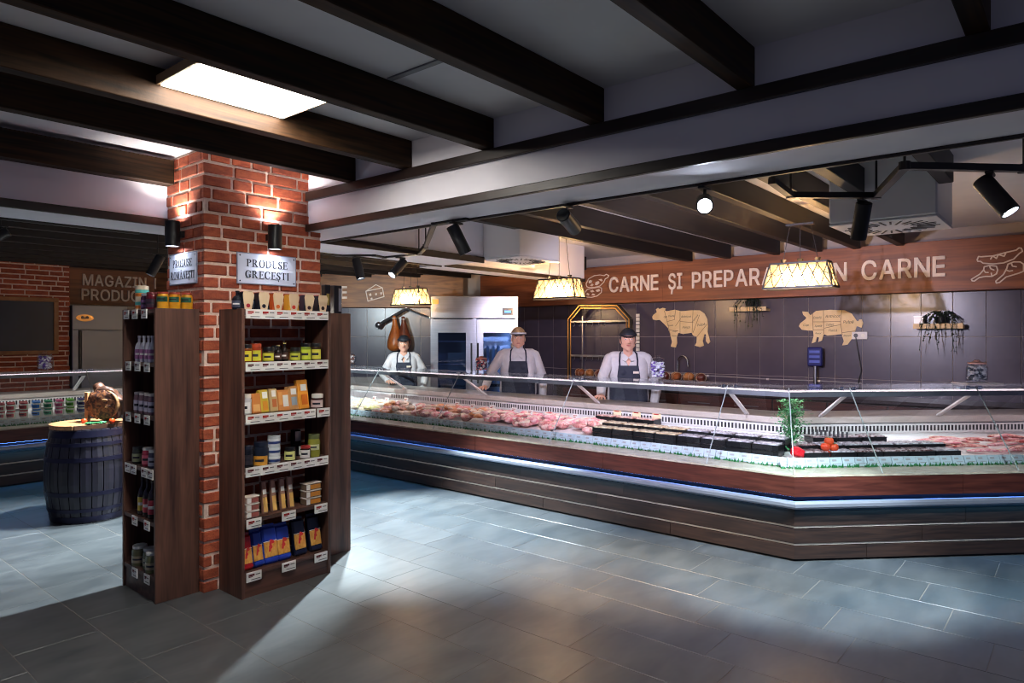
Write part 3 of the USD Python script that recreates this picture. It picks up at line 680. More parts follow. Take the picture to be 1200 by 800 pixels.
# left unit (front plane x = 1.752, items seen from -x)
XL = 1.80
by = lambda px, x=XL: on_a(px, 390, x)[0]
rowl = lambda i: 'on the left unit, %s shelf' % ['lowest', 'second lowest', 'third lowest', 'third highest', 'second highest', 'top'][i]
for k in range(3):
    x, y = [(1.815, 4.295), (1.885, 4.295), (1.96, 4.295)][k]
    put('honey', b_jar(.034, .105, M3((214, 150, 34), .2), M3((170, 60, 40)), M3((40, 96, 70)), .012, (.48, .82)), 'honey_jar', f'golden honey jar with a green label, {ORD[k]} of three on the left unit', 'jar', x, y, LEV[5])
put('jam', b_jar(.034, .105, M3((110, 24, 40), .2), M3((120, 40, 50)), M3((70, 40, 60)), .014), 'jam_jar', 'dark red jam jar on top of the left shelf unit, beside the honey jars', 'jar', 1.79, 4.385, LEV[5])
put('jam2', b_jar(.032, .10, M3((80, 40, 70), .2), M3((190, 190, 200)), M3((120, 80, 130)), .014), 'jam_jar', 'purple jam jar on top of the left shelf unit, between red jar and stacked cans', 'jar', 1.79, 4.465, LEV[5])
for k in range(2):
    put('jamc', b_can(.038, .075, [(224, 206, 176), (214, 120, 40), (80, 180, 170)]), 'colourful_can', ['orange and teal can, lower of the stack on top of the left shelf unit', 'orange and teal can, upper of the stack on top of the left shelf unit'][k], 'can', 1.80, 4.56, LEV[5] + k * .076)
for k, (y, x) in enumerate([(4.30, 1.90), (4.39, 1.90)]):
    put('jamc', None, 'colourful_can', [f'orange and teal can behind the honey jars, {s} one' for s in ('right', 'left')][k], 'can', x, y + .06, LEV[5] + .0)
for k, px in enumerate((163.5, 169, 174.5, 179)):
    put('bot4', b_bottle(.026, .165, M3((190, 190, 206), .25), M3((206, 206, 214)), M3((150, 90, 140))), 'syrup_bottle', f'pale bottle with purple label, {ORD[k]} from the left {rowl(4)}', 'bottle', XL, by(px), LEV[4])
for k, px in enumerate((163, 169, 175, 180)):
    put('jar3', b_jar(.03, .13, M3((110, 80, 90), .25), M3((200, 190, 190)), M3((176, 170, 190)), .016), 'preserve_jar', f'white-lidded jar with pale label, {ORD[k]} from left {rowl(3)}', 'jar', XL, by(px), LEV[3])
put('jar2a', b_jar(.034, .105, M3((50, 56, 48), .2), M3((40, 44, 50)), M3((130, 140, 110)), .016), 'preserve_jar', f'dark jar with a green label {rowl(2)}', 'jar', XL, by(162), LEV[2])
put('jar2b', b_jar(.034, .115, M3((140, 40, 60), .2), M3((206, 204, 206)), M3((196, 90, 110)), .016), 'preserve_jar', f'red jar with a white lid {rowl(2)}', 'jar', XL, by(173.5), LEV[2])
put('jar2c', b_jar(.034, .11, M3((60, 60, 80), .2), M3((206, 204, 206)), M3((140, 140, 160)), .016), 'preserve_jar', f'grey jar half hidden by the side panel {rowl(2)}', 'jar', XL, by(181), LEV[2])
for k, (px, c) in enumerate(((167, (206, 176, 60)), (173, (190, 60, 70)), (179, (150, 40, 60)))):
    put('bot1%d' % k, b_bottle(.027, .235, M3((40, 24, 30), .15), M3((30, 26, 30)), M3(c)), 'syrup_bottle', f"dark slim bottle with a {['yellow', 'red', 'crimson'][k]} label {rowl(1)}", 'bottle', XL, by(px), LEV[1])
for k, (px, x) in enumerate(((164, 1.80), (173, 1.82), (180, 1.80))):
    put('jar0', b_jar(.046, .125, M3((84, 86, 60), .2), M3((206, 204, 208)), M3((130, 120, 100)), .018, (.2, .6)), 'pickle_jar', f'pickle jar with a white lid, {ORD[k]} from the left {rowl(0)}', 'jar', x, by(px), LEV[0])
# far unit's top
for k, (px, w) in enumerate(((382, .05), (394, .07))):
    a, b = on_b(px, 390, 4.30)
    put('black%d' % k, b_box(w, .215, .05, M3((16, 18, 30), .25), [(.25, .75, .3, .7, M3((150, 130, 60)))] if k == 0 else [(.55, .9, .1, .9, M3((120, 126, 146)))]), 'black_gift_box', ['tall black box with a gold mark on the shelf unit behind the pillar', 'tall black box with a grey panel on the shelf unit behind the pillar'][k], 'box', a, 4.30, LEV[5])

# ---- sconces and signs of the pillar
def serif(ch):
    E = lambda cx, cy, rx, ry: affinity.scale(Point(cx, cy).buffer(1, quad_segs=10), rx, ry)
    foot = lambda x, y, w=.3: sbox(x - w / 2, y, x + w / 2, y + .055)
    B = lambda *a: sbox(*a); P = lambda *p: Polygon(p)
    stem = union_all([B(.1, 0, .26, 1), foot(.18, 0, .36), foot(.18, .945, .36)])
    if ch in 'PR':
        s = stem.union(E(.3, .73, .36, .27).difference(E(.3, .73, .19, .215)).intersection(B(.2, .4, 1, 1.1)))
        return s.union(P((.32, .5), (.48, .5), (.84, 0), (.64, 0))).union(foot(.76, 0, .26)) if ch == 'R' else s
    if ch == 'O': return E(.42, .5, .41, .52).difference(E(.42, .5, .24, .465))
    if ch == 'D': return stem.union(E(.3, .5, .5, .5).difference(E(.3, .5, .33, .445)).intersection(B(.2, -.1, 1, 1.1)))
    if ch == 'U': return union_all([B(.1, .3, .26, 1), B(.64, .3, .70, 1), foot(.18, .945, .34), foot(.67, .945, .26), E(.4, .32, .30, .34).difference(E(.45, .32, .19, .28)).intersection(B(0, -.1, 1, .32))])
    if ch in 'SȘ':
        s = E(.31, .74, .27, .275).difference(E(.33, .74, .14, .225)).difference(B(.36, .4, .7, .72)).union(E(.30, .26, .29, .275).difference(E(.28, .26, .14, .22)).difference(B(-.1, .28, .26, .6))).union(P((.06, .62), (.18, .72), (.58, .36), (.44, .28)))
        s = s.union(B(.5, .72, .55, .98)).union(B(.02, .02, .07, .28))
        return s.union(P((.24, -.08), (.38, -.08), (.38, -.2), (.26, -.32), (.30, -.2), (.24, -.2))) if ch == 'Ș' else s
    if ch == 'E': return union_all([stem, B(.1, .945, .66, 1), B(.1, .0, .68, .055), B(.1, .49, .52, .54), B(.62, .8, .67, 1), B(.65, 0, .7, .22), B(.48, .4, .53, .63)])
    if ch in 'CG':
        s = E(.43, .5, .42, .52).difference(E(.47, .5, .27, .465)).difference(B(.6, .3, 1, .72)).union(B(.68, .66, .73, .98))
        return s.union(B(.58, .04, .74, .44)).union(foot(.66, .42, .32)) if ch == 'G' else s
    if ch == 'T': return union_all([B(.3, 0, .46, 1), foot(.38, 0, .34), B(.02, .945, .74, 1), B(.02, .76, .07, 1), B(.69, .76, .74, 1)])
    if ch == 'I': return stem
    if ch == 'N': return union_all([B(.12, 0, .18, 1), B(.66, 0, .72, 1), P((.06, 1), (.26, 1), (.72, 0), (.62, 0)), foot(.15, 0, .26), foot(.69, .945, .28)])
    if ch == 'M': return union_all([B(.12, 0, .18, 1), B(.78, 0, .94, 1), P((.06, 1), (.26, 1), (.52, .2), (.46, 0)), P((.44, 0), (.52, 0), (.86, 1), (.8, 1)), foot(.15, 0, .26), foot(.86, 0, .32), foot(.88, .945, .28)])
    s = union_all([P((.06, 0), (.13, 0), (.44, 1), (.36, 1)), P((.34, 1), (.46, 1), (.84, 0), (.66, 0)), B(.2, .3, .64, .36), foot(.1, 0, .24), foot(.75, 0, .28)])
    return s.union(P((.2, 1.06), (.4, 1.24), (.6, 1.06), (.5, 1.06), (.4, 1.15), (.3, 1.06))) if ch == 'Â' else s
def serif_line(parent, text, w, h, place):
    gs, x = [], 0
    for ch in text:
        g = serif(ch); gs.append(affinity.translate(g, x - g.bounds[0], 0)); x += g.bounds[2] - g.bounds[0] + .12
    k = w / (x - .12)
    for g in gs: part(parent, 'letter', place(ext(affinity.scale(g, k, h, origin=(0, 0)), .0015)), INK)
def sign(label, place_o, u, n, w, h, lines):
    t = thing('sign_plate', label, 'sign', place_o); u, n = np.array(u, float), np.array(n, float)
    pl = lambda m: on(m, np.zeros(3), u, n)
    part(t, 'border', pl(bx(0, w, 0, h, 0, .006)), SIGNF); part(t, 'plate', pl(bx(.006, w - .006, .006, h - .006, .0, .008)), SIGN)
    for text, x0, x1, z, hh in lines: serif_line(t, text, (x1 - x0) * w, hh * h, lambda m: pl(tf(m, None, (x0 * w, z * h, .0082))))
    for x in (.02, w - .02):
        for z in (.02, h - .02): part(t, 'screw', pl(tf(cyl(.005, .008, .010, 8), None, (x, z, 0))), CHROME)
sign('white two-row sign on the right face of the pillar, above the cartons', (2.233, 4.198, 1.942), (1, 0, 0), (0, -1, 0), .432, .205, [('PRODUSE', .15, .84, .56, .24), ('GRECEȘTI', .13, .87, .20, .24)])
sign('white sign lettered in two rows on the left face of the pillar', (2.018, 4.66, 1.935), (0, -1, 0), (-1, 0, 0), .385, .203, [('PRODUSE', .15, .84, .56, .24), ('ROMÂNEȘTI', .07, .93, .18, .24)])
def lamp(path, pos, d, power, ang, col=(.92, .95, 1), rad=.03, soft=.5):
    l = UsdLux.SphereLight.Define(stage, path); l.CreateRadiusAttr(rad); l.CreateIntensityAttr(float(power)); l.CreateNormalizeAttr(True); l.CreateColorAttr(Gf.Vec3f(*col))
    s = UsdLux.ShapingAPI.Apply(l.GetPrim()); s.CreateShapingConeAngleAttr(float(ang)); s.CreateShapingConeSoftnessAttr(soft)
    A = align(-np.asarray(d, float)); l.AddTransformOp().Set(Gf.Matrix4d(*A[:, 0], 0, *A[:, 1], 0, *A[:, 2], 0, *map(float, pos), 1))
for label, p in (('black cylinder wall lamp above the sign on the right face of the pillar', (2.47, 4.135, 2.18)), ('black cylinder wall lamp above the sign on the left face of the pillar', (1.955, 4.485, 2.178))):
    t = thing('wall_lamp', label, 'lamp', p)
    part(t, 'body', lathe([(.036, .0), (.045, 0), (.045, .16), (.036, .16), (.036, .145), (0, .145), (0, .02), (.036, .02), (.036, 0)], 24), BLACK, 40)
    part(t, 'lens', cyl(.035, .008, .019, 20), LENS, label='lit lower lens'); part(t, 'lens', cyl(.035, .146, .152, 20), LENS, label='lit upper lens')
    d = np.array([0, 1.0, 0]) if p[0] > 2.2 else np.array([1.0, 0, 0])
    part(t, 'wall_bracket', bx(-.03, .03, .04, .066, .06, .1) if d[1] else bx(.04, .066, -.03, .03, .06, .1), BLACK)
    lamp(t + '/down_light', (0, 0, -.012), d * .12 + (0, 0, -1), SCONCE * .2, 66, (.9, .94, 1), .02); lamp(t + '/up_light', (0, 0, .172), d * .12 + (0, 0, 1), SCONCE * 1.8, 60, (1, .92, .8), .02)

# ---- ceiling panel lamp and track spots
t = thing('ceiling_panel_lamp', 'square white glowing panel lamp between two dark ceiling beams', 'lamp', (1.595, 2.815, 2.70))
part(t, 'frame', join([bx(-.31, .31, -.295, -.28, 0, .04), bx(-.31, .31, .28, .294, 0, .04), bx(-.31, -.295, -.28, .28, 0, .04), bx(.295, .31, -.28, .28, 0, .04), bx(-.295, .295, -.28, .28, .02, .04)]), mat('lamp_frame', (150, 120, 90), None, .5))
part(t, 'diffuser', bx(-.294, .294, -.279, .279, -.004, .012), PANELM)
part(t, 'mount', bx(-.1, .1, -.1, .1, .04, .079), BLACK)
def track(label, pts, ztop):
    t = thing('light_track', label, 'light track', (*pts[0][:2], 2.34))
    for i in range(len(pts) - 1): part(t, 'rail', bar((*pts[i], 2.34), (*pts[i + 1], 2.34), .034, .03), BLACK, world=True)
    for q in pts[1:-1]: part(t, 'joint', tf(cyl(.024, 2.322, 2.358, 12), None, (q[0], q[1], 0)), BLACK, world=True)
    for q in pts: part(t, 'hanger', tf(cyl(.006, 2.355, ztop(q), 6), None, (q[0], q[1], 0)), BLACK, world=True)
inb = lambda q: 2.339 if (q[0] < 3.11 or 4.57 < q[1] < 5.15) else 2.80
zt = lambda q: max(inb(q), 2.356)
track('black kinked light track over the right end of the meat counter', [(3.28, 1.14), (3.68, 1.18), (3.98, .84), (3.37, .60), (3.76, .206), (4.1, -.4)], zt)
track('black kinked light track passing under the white soffit near the pillar', [(3.085, 2.95), (3.085, 3.25), (3.85, 4.16), (4.13, 4.55), (4.09, 4.98), (3.93, 4.93), (3.72, 5.22)], lambda q: 2.356 if (q[0] < 3.12) else zt(q))
def spot(label, p, d, lit=1.0, power=1.0, ang=27, col=(.80, .95, 1), mount=None, soft=.6):
    t = thing('track_spotlight', label, 'spotlight', p); d = np.asarray(d, float) / np.linalg.norm(d)
    A = align(d); c = np.array([0, 0, -.075]) - d * .06
    part(t, 'mount', bx(-.05, .05, -.016, .016, -.012, .0, .003), BLACK) ; part(t, 'stem', cyl(.008, -.075, -.01, 8), BLACK)
    part(t, 'body', tf(lathe([(0, 0), (.036, 0), (.04, .004), (.04, .195), (.034, .195), (.034, .17), (0, .17)], 20), A, c), BLACK, 40)
    part(t, 'yoke', tf(cyl(.016, -.02, .02, 10), roty(90), (0, 0, -.075)), BLACK)
    part(t, 'lens', tf(cyl(.033, .171, .18, 16), A, c), LENS if lit else LENSLOW, label='lit lens')
    if power: lamp(t + '/beam', c + d * .215, d, SPOT * power, ang, col, .032, soft)
cam_from = lambda p: np.array([0, 0, 1.6]) - np.array(p)
P1 = (3.146, 1.416, 2.325); spot('black spotlight shining straight at the viewer under the soffit edge', P1, cam_from(P1) + (0, 0, -.35), 1, .45, 34)
spot('black spotlight tilted away, left of the one shining at the viewer', (3.093, 2.2, 2.325), (.78, .2, -.22), 0, .9, 38, (.80, .76, 1))
spot('black vertical spotlight hanging below the soffit end', (3.085, 3.05, 2.322), (.42, -.30, -1), 0, .9, 24, (1, .74, .48), soft=.9)
spot('black vertical spotlight nearest the brick pillar', (3.84, 5.05, 2.322), (.05, -.32, -1), 0, 3.0, 36)
spot('black tilted spotlight with a bright lens above the left end of the meat counter', (4.115, 4.78, 2.322), (-.62, .05, -.62), 1, 2.8, 36)
spot('black spotlight on the kinked track before the ceiling cassette', (3.95, .90, 2.322), (.32, .22, -.9), 0, .9, 30)
spot('black tilted spotlight with a bright lens at the right of the kinked track', (3.66, .32, 2.322), (-.12, -.48, -.72), 1, .2, 30)
spot('black spotlight cut by the right picture edge', (3.90, .01, 2.322), (.5, .3, -.6), 0, .5, 30)
spot('black spotlight at the far left under the dark beams', (1.50, 6.42, 2.46), (-.55, .25, -.35), 0, .7, 34)
spot('black spotlight left of the pillar under the dark beams', (2.63, 6.33, 2.339), (-.35, .1, -.75), 0, 1.0, 36)
spot('black spotlight hidden behind the brick pillar', (4.16, 6.3, 2.339), (.70, .62, -.42), 0, .6, 40)
part('/World/track_spotlight_008', 'hanger', cyl(.006, 0, .34, 6), BLACK); [part(f'/World/track_spotlight_{k:03d}', 'hanger', cyl(.006, 0, .461, 6), BLACK) for k in (9, 10)]

# ---- air conditioning cassettes under the bay ceiling
for k, (c, label) in enumerate((((5.32, 4.35), 'white square air conditioning cassette beside the long white soffit'), ((5.32, 1.03), 'white air conditioning cassette with round grille, right of the bright spotlight'))):
    t = thing('air_cassette', label, 'air conditioner', (*c, 2.37)); hy = .32 if k else .245
    part(t, 'housing', bx(-.32, .32, -hy, hy, .0, .43, .01), WHITEM); part(t, 'face_plate', bx(-.335 + .02, .335, -hy, hy, -.015, .0, .004), WHITEM)
    fins = []
    for j in range(28):
        a = j * 2 * math.pi / 28; r0, r1 = (.13, .29) if j % 2 else (.16, .27)
        fins.append(tf(tf(bx(r0, r1, -.006, .006, -.0185, -.014), rotz(math.degrees(a) + 10)), np.diag([1, hy / .32, 1])))
    part(t, 'swirl_grille', join(fins), GRILLE)

# ================================================================ BARREL WITH HAM
t = thing('wine_barrel', 'dark blue black wooden barrel with metal hoops left of the narrow shelf unit', 'barrel', (2.24, 6.80, 0))
BARW = mat('barrel_wood', (18, 16, 26), (32, 27, 42), .4, scale=(20, 20, 1.5)); HOOP = mat('barrel_hoop', (30, 29, 52), None, .35, .6)
prof = lambda z: .285 + .055 * math.sin(math.pi * (z / .80)) ** .9
NST = 24
for k in range(NST):
    a0, a1 = 2 * math.pi * (k + .04) / NST, 2 * math.pi * (k + .96) / NST; zz = np.linspace(0, .80, 8); v, f = [], []
    for z in zz:
        r = prof(z)
        for rr, a in ((r, a0), (r + .003, (a0 + a1) / 2), (r, a1), (r - .03, a1), (r - .03, a0)): v.append((rr * math.cos(a), rr * math.sin(a), z))
    for i in range(7):
        for j in range(5):
            p, q = i * 5 + j, i * 5 + (j + 1) % 5; f += [(p, q, q + 5), (p, q + 5, p + 5)]
    for o in (0, 35):
        for j in (1, 2, 3): f.append((o, o + j, o + j + 1) if o else (o, o + j + 1, o + j))
    part(t, 'stave', (np.array(v), np.array(f)), BARW)
for z0, z1 in ((.735, .79), (.66, .69), (.53, .565), (.24, .275), (.10, .13), (.015, .06)):
    part(t, 'hoop', lathe([(prof(z0) + .001, z0), (prof(z0) + .007, z0), (prof(z1) + .007, z1), (prof(z1) + .001, z1)], 40), HOOP, 40)
part(t, 'lid', cyl(.262, .745, .765, 30), BARW)
CUTW = mat('board_wood', (150, 102, 66), (186, 134, 90), .5, scale=(3, 30, 30))
t = thing('cutting_board', 'half round wooden serving board lying on the barrel', 'board', (2.24, 6.80, .801))
part(t, 'board', ext(Point(0, 0).buffer(.30, quad_segs=10).intersection(sbox(-.4, -.22, .4, .4)), .035), CUTW)
part(t, 'edge_strip', bx(-.19, .19, -.234, -.22, 0, .035), mat('board_edge', (84, 52, 36), None, .5))
RIND = mat('ham_rind', (84, 46, 28), (52, 28, 20), .5, scale=(16, 16, 16), bump=.4); HAM = mat('ham_meat', (52, 24, 22), (150, 92, 56), .5, scale=(34, 34, 34), bump=.8, bscale=40, contrast=(.42, .68)); FAT = mat('ham_fat', (160, 116, 74), (120, 76, 44), .5, scale=(24, 24, 24))
hp = on_z(117, 497, .836); hx, hy = 2.34, 6.68
t = thing('cured_ham', 'big cut cured ham standing in a wooden holder on the barrel board', 'ham', (hx, hy, .836), -50)
m = blob(.155, .12, .15, 5, .30, 3); m[0][:, 1] = np.maximum(m[0][:, 1], -.05); part(t, 'ham', tf(m, None, (0, 0, .165)), RIND, True)
m = blob(.142, .024, .128, 8, .3, 3, 5); part(t, 'cut_face', tf(m, None, (-.01, -.05, .158)), HAM, True)
part(t, 'fat_layer', tf(tube([(.132 * math.cos(a), -.052, .128 * math.sin(a)) for a in np.linspace(-1.0, 1.25, 12)], [.005, .010, .014, .016, .017, .017, .016, .015, .014, .012, .009, .004], 6), None, (-.005, 0, .16)), FAT, True)
for k, (x, z, sx) in enumerate(((-.03, .17, .03), (.04, .14, .022), (.02, .2, .03), (-.06, .12, .018))): part(t, 'fat_vein', tf(blob(sx, .008, sx * .5, 20 + k, .4, 1), None, (x, -.068, z)), FAT, True)
part(t, 'bone', tf(tube([(0, 0, 0), (-.035, .01, .05), (-.045, .01, .07)], [.055, .045, .034], 10), None, (-.06, .02, .27)), RIND, True)
part(t, 'holder_post', bx(-.175, -.145, -.04, .0, 0, .27, .003), CUTW); part(t, 'holder_arm', bx(-.18, -.10, -.03, -.01, .22, .24), CUTW)
TOM = mat('tomato_skin', (206, 40, 26), (220, 74, 30), .22, scale=(9, 9, 9)); TORG = mat('tomato_orange', (190, 48, 20), (204, 70, 28), .2, scale=(9, 9, 9))
def tomato(label, p, r, m, n='tomato'):
    t = thing(n, label, 'tomato', p)
    part(t, 'fruit', lathe([(0, .04 * r), (r * .5, 0), (r * .93, r * .5), (r, r * .9), (r * .8, r * 1.5), (r * .3, r * 1.68), (0, r * 1.58)], 18), m, True)
    part(t, 'stalk', join([tf(bx(-.003, r * .45, -.003, .003, 0, .003), rotz(a), (0, 0, r * 1.62)) for a in range(0, 360, 72)] + [cyl(.003, r * 1.58, r * 1.85, 6)]), GRASS)
rt = rotz(-50)
for k, (x, y) in enumerate(((-.14, -.10), (.10, -.09))):
    q = rt @ np.array([x, y, 0]); tomato(['small red tomato at the left foot of the ham', 'small red tomato at the right foot of the ham'][k], (hx + q[0], hy + q[1], .836), .026, TORG)
q = rt @ np.array([-.02, -.13, 0]); lf = thing('parsley_garnish', 'green parsley lying before the ham on the barrel', 'herb', (hx + q[0], hy + q[1], .8365)); rr = random.Random(3)
part(lf, 'leaves', join([tf(blob(.02, .012, .006, k, .5, 1), rotz(rr.uniform(0, 360)), (rr.uniform(-.07, .07), rr.uniform(-.03, .03), .006 + rr.uniform(0, .008))) for k in range(40)]), GRASS, kind='stuff')

# ================================================================ WHAT LIES IN THE COUNTERS
deckz = lambda d: .645 + (d - .27) * .161
def local_dir(s): return math.degrees(math.atan2(SEGD[s][1], SEGD[s][0]))
MEATM = {k: mat('meat_' + k, a, b, .32, scale=(26, 26, 26), contrast=(.4, .6), spec=.6) for k, a, b in (('pink', (214, 130, 128), (238, 196, 188)), ('red', (176, 62, 62), (230, 168, 160)), ('rose', (222, 120, 134), (240, 190, 190)), ('pale', (230, 200, 176), (240, 222, 206)), ('brown', (186, 104, 76), (220, 160, 132)), ('orange', (206, 116, 66), (232, 168, 120)), ('yellow', (226, 204, 130), (238, 226, 180)), ('liver', (120, 70, 72), (190, 140, 140)))}
SHAPES = [(.085, .05, .026), (.07, .055, .03), (.10, .04, .028), (.06, .05, .035), (.09, .035, .03)]
MG = {'yellow': 'pale yellow chicken piece', 'pale': 'pale cream poultry piece', 'brown': 'brownish pork piece', 'orange': 'orange smoked piece', 'liver': 'dark purplish offal piece', 'pink': 'light pink pork piece', 'rose': 'bright rose pork piece', 'red': 'deep red pork piece'}
q = random.Random(21)
def meat(kind, s, t, d, z, lab, grp, sh=None):
    sh = q.randrange(5) if sh is None else sh; p = at(s, t, d, z)
    def build(p_): part(p_, 'flesh', blob(*SHAPES[sh], hash(kind) % 1 + sh * 3 + len(kind), .32, 2, 1.8), MEATM[kind], True); part(p_, 'fat_rim', tf(blob(SHAPES[sh][0] * .8, SHAPES[sh][1] * .34, SHAPES[sh][2] * .5, sh + 40, .3, 1), None, (0, SHAPES[sh][1] * .62, SHAPES[sh][2] * .45)), MEATM['pale'], True)
    g = copyof(('meat', kind, sh), build, 'meat_piece', lab, 'meat', p, q.uniform(0, 360), grp)
for k in range(215):
    t = q.uniform(.15, 4.05); d = q.uniform(.36, .74); px = t / 4.0
    if t < .75: kind = q.choice(['yellow', 'yellow', 'pale', 'pale'])
    elif t < 1.35: kind = q.choice(['pale', 'brown', 'pink', 'orange', 'pale'])
    elif t < 2.5: kind = q.choice(['orange', 'brown', 'pink', 'liver', 'pale', 'orange', 'rose'] if d > .42 else ['liver', 'pink', 'rose'])
    else: kind = q.choice(['rose', 'pink', 'pink', 'rose', 'red'] + (['pale'] if t > 3.6 else []))
    pile = .022 + .06 * max(0, math.sin((d - .30) / .46 * math.pi)) * q.random() + (.025 * q.random() if 1.5 < t < 3.9 else 0)
    meat(kind, 2, t, d, deckz(d) + pile, f"{MG[kind]} in the {['front', 'back'][d > .55]} of the heap, near the {ORD[min(12, max(0, round((t - .3) / .29)))]} price card", f"{kind} meat pieces, {['front', 'back'][d > .55]}, card {min(12, max(0, round((t - .3) / .29))) + 1}")
for k in range(26):                                            # small price cards standing in the meat
    t = .3 + k * .145 + q.uniform(-.03, .03); d = q.uniform(.5, .72) ; p = at(2, t, d, deckz(d) + .045)
    if k % 2 == 0:
        def card(p_): part(p_, 'card', tf(bx(-.035, .035, -.001, .001, .02, .072), rotx(-14)), WHITE); part(p_, 'print', tf(join([bx(-.026, .02, -.0018, -.001, .052, .058), bx(-.026, .006, -.0018, -.001, .036, .044)]), rotx(-14)), REDINK); part(p_, 'prong', bx(-.003, .003, -.001, .001, -.03, .02), CHROME)
        copyof('card', card, 'price_card', f'small white price card stuck in the heap of meat, {ORD[k // 2]} from the left', 'price card', p, -90, 'price cards in the meat')
# black trays
FILM = [mat('tray_meat_%d' % k, a, b, .18, scale=(30, 30, 30), coat=.8, contrast=(.42, .58)) for k, (a, b) in enumerate((((206, 176, 140), (236, 220, 190)), ((190, 120, 110), (228, 190, 180)), ((150, 140, 150), (210, 204, 214)), ((96, 66, 66), (190, 170, 176))))]
def tray(kind):
    def f(p):
        w, l, h = .20, .145, .042
        part(p, 'tray', join([bx(-w / 2, w / 2, -l / 2, l / 2, 0, .008), bx(-w / 2, w / 2, -l / 2, -l / 2 + .006, .008, h), bx(-w / 2, w / 2, l / 2 - .006, l / 2, .008, h), bx(-w / 2, -w / 2 + .006, -l / 2 + .006, l / 2 - .006, .008, h), bx(w / 2 - .006, w / 2, -l / 2 + .006, l / 2 - .006, .008, h)]), BLACKP)
        part(p, 'tray_rim', join([bx(-w / 2 - .005, w / 2 + .005, -l / 2 - .005, -l / 2 + .003, h - .003, h), bx(-w / 2 - .005, w / 2 + .005, l / 2 - .003, l / 2 + .005, h - .003, h)]), BLACKP)
        m = trimesh.creation.box((w - .02, l - .02, .02)).subdivide().subdivide().subdivide(); v = np.array(m.vertices); v[:, 2] += .036 + .010 * meshkit.fbm(v * 40 + kind * 5, 2, kind); part(p, 'packed_meat', (v, m.faces), FILM[kind], True)
    return f
TG = 'stacked black meat trays'
def put_tray(s, t, d, z, kind, lab, grp): copyof(('tray', kind), tray(kind), 'meat_tray', lab, 'tray', at(s, t, d, z), local_dir(s), grp)
for k in range(8):
    t = 4.02 + k * .212; kind = (0 if k < 4 else q.choice((2, 3)))
    for lay in range(2):
        for r_ in range(2):
            d = .375 + r_ * .165
            put_tray(2, t, d, deckz(d + .07) + .002 + lay * .046, kind if lay else (1 if k < 4 else 3), f"black meat tray, {['lower', 'upper'][lay]} layer, {['front', 'back'][r_]} row, {ORD[k]} from the left in the long counter", TG)
for k in range(6): put_tray(2, 3.82 + (k % 3) * .215, .735, deckz(.80) + .004 + .046 * (k // 3), 1, 'black tray at the back of the long counter, %s, %s layer' % (['left', 'middle', 'right'][k % 3], ['lower', 'upper'][k // 3]), 'black trays at the back of the long counter')
for k in range(6):
    t = .34 + k * .212
    if t > 1.5: break
    for r_ in range(2):
        d = .375 + r_ * .165; kind = q.choice((2, 3)); put_tray(3, t, d, deckz(d + .07) + .002, kind, f"black meat tray, {['front', 'back'][r_]} row, {ORD[k]} from the left in the right counter section", 'black trays in the right section')
for k in range(3): put_tray(3, .60 + k * .214, .725, deckz(.80) + .004, 3, 'black tray at the back of the right counter section, %s of three' % ['left', 'middle', 'right'][k], None)
for k in range(3):
    p = at(2, 3.87 + k * .215, .822, deckz(.82) + .09); copyof('card2', lambda p_: (part(p_, 'card', bx(-.045, .045, -.001, .001, .0, .06), M3((232, 206, 170), .7)), part(p_, 'print', bx(-.03, .02, -.0018, -.001, .034, .044), REDINK), part(p_, 'prong', bx(-.003, .003, -.001, .001, -.09, .0), CHROME)), 'price_card', f"cream price card at the back of the black trays, {['left', 'middle', 'right'][k]} of three", 'price card', p, -90)
for k in range(26):                                            # raw red strips at the far right
    t, d = q.uniform(1.50, 2.3), q.uniform(.36, .72); p = at(3, t, d, deckz(d) + .02 + .04 * q.random()); v = k % 4
    def build(p_, v=v):
        pts = [(x, .02 * math.sin(x * 22 + v), .01 * math.cos(x * 17 + v * 2)) for x in np.linspace(-.13, .13, 8)]
        part(p_, 'strip', tf(tube(pts, [.008, .018, .022, .024, .024, .02, .016, .008], 7), np.diag([1, 1, .6])), MEATM['red' if v % 2 else 'rose'], True); part(p_, 'fat_edge', tf(tube(pts, [.004, .008, .009, .009, .009, .009, .008, .004], 6), np.diag([1, 1, .6]), (0, .014, .008)), MEATM['pale'], True)
    copyof(('strip', v), build, 'meat_strip', ['rose meat strip with a fat edge in the heap at the right counter end', 'red meat strip with a fat edge in the heap at the right counter end'][v % 2], 'meat', p, local_dir(3) + q.uniform(-25, 25), 'raw meat strips %d' % (v % 2))
# pepper, tomatoes, vine near the corner
def slot(px, py, z): return on_z(px, py, z)
pp = at(3, .20, .345, .668)
t = thing('red_pepper', 'large glossy red pepper lying before the black trays by the counter corner', 'pepper', pp, -45)
m = blob(.066, .045, .042, 3, .16, 3, 1.6); v = m[0]; v[:, 0] *= 1 + .25 * (v[:, 0] / .06); part(t, 'fruit', tf((v, m[1]), roty(22), (0, 0, .05)), mat('pepper_skin', (186, 18, 34), (204, 30, 40), .12), True); part(t, 'stalk', tube([(-.062, 0, .07), (-.08, 0, .082), (-.088, .004, .095)], [.008, .006, .005], 7), GRASS, True)
tp = at(3, .46, .345, .668)
for k, (dt, dz, txt) in enumerate(((-.03, 0, 'lower left'), (.032, 0, 'lower right'), (-.032, .056, 'middle left'), (.034, .052, 'middle right'), (-.004, .098, 'topmost'))):
    u = np.array([*SEGD[3], 0]); tomato(f'orange red tomato, {txt} in the little stack beside the red pepper', tp + u * dt + (0, 0, dz), .036, TORG)
vt = thing('trailing_vine', 'bushy green leafy vine hanging into the counter behind the red pepper', 'plant', at(3, .30, .62, .70)); rr = random.Random(5); lv, uu, nn = [], np.array([*SEGD[3], 0]), np.array([*SEGN[3], 0])
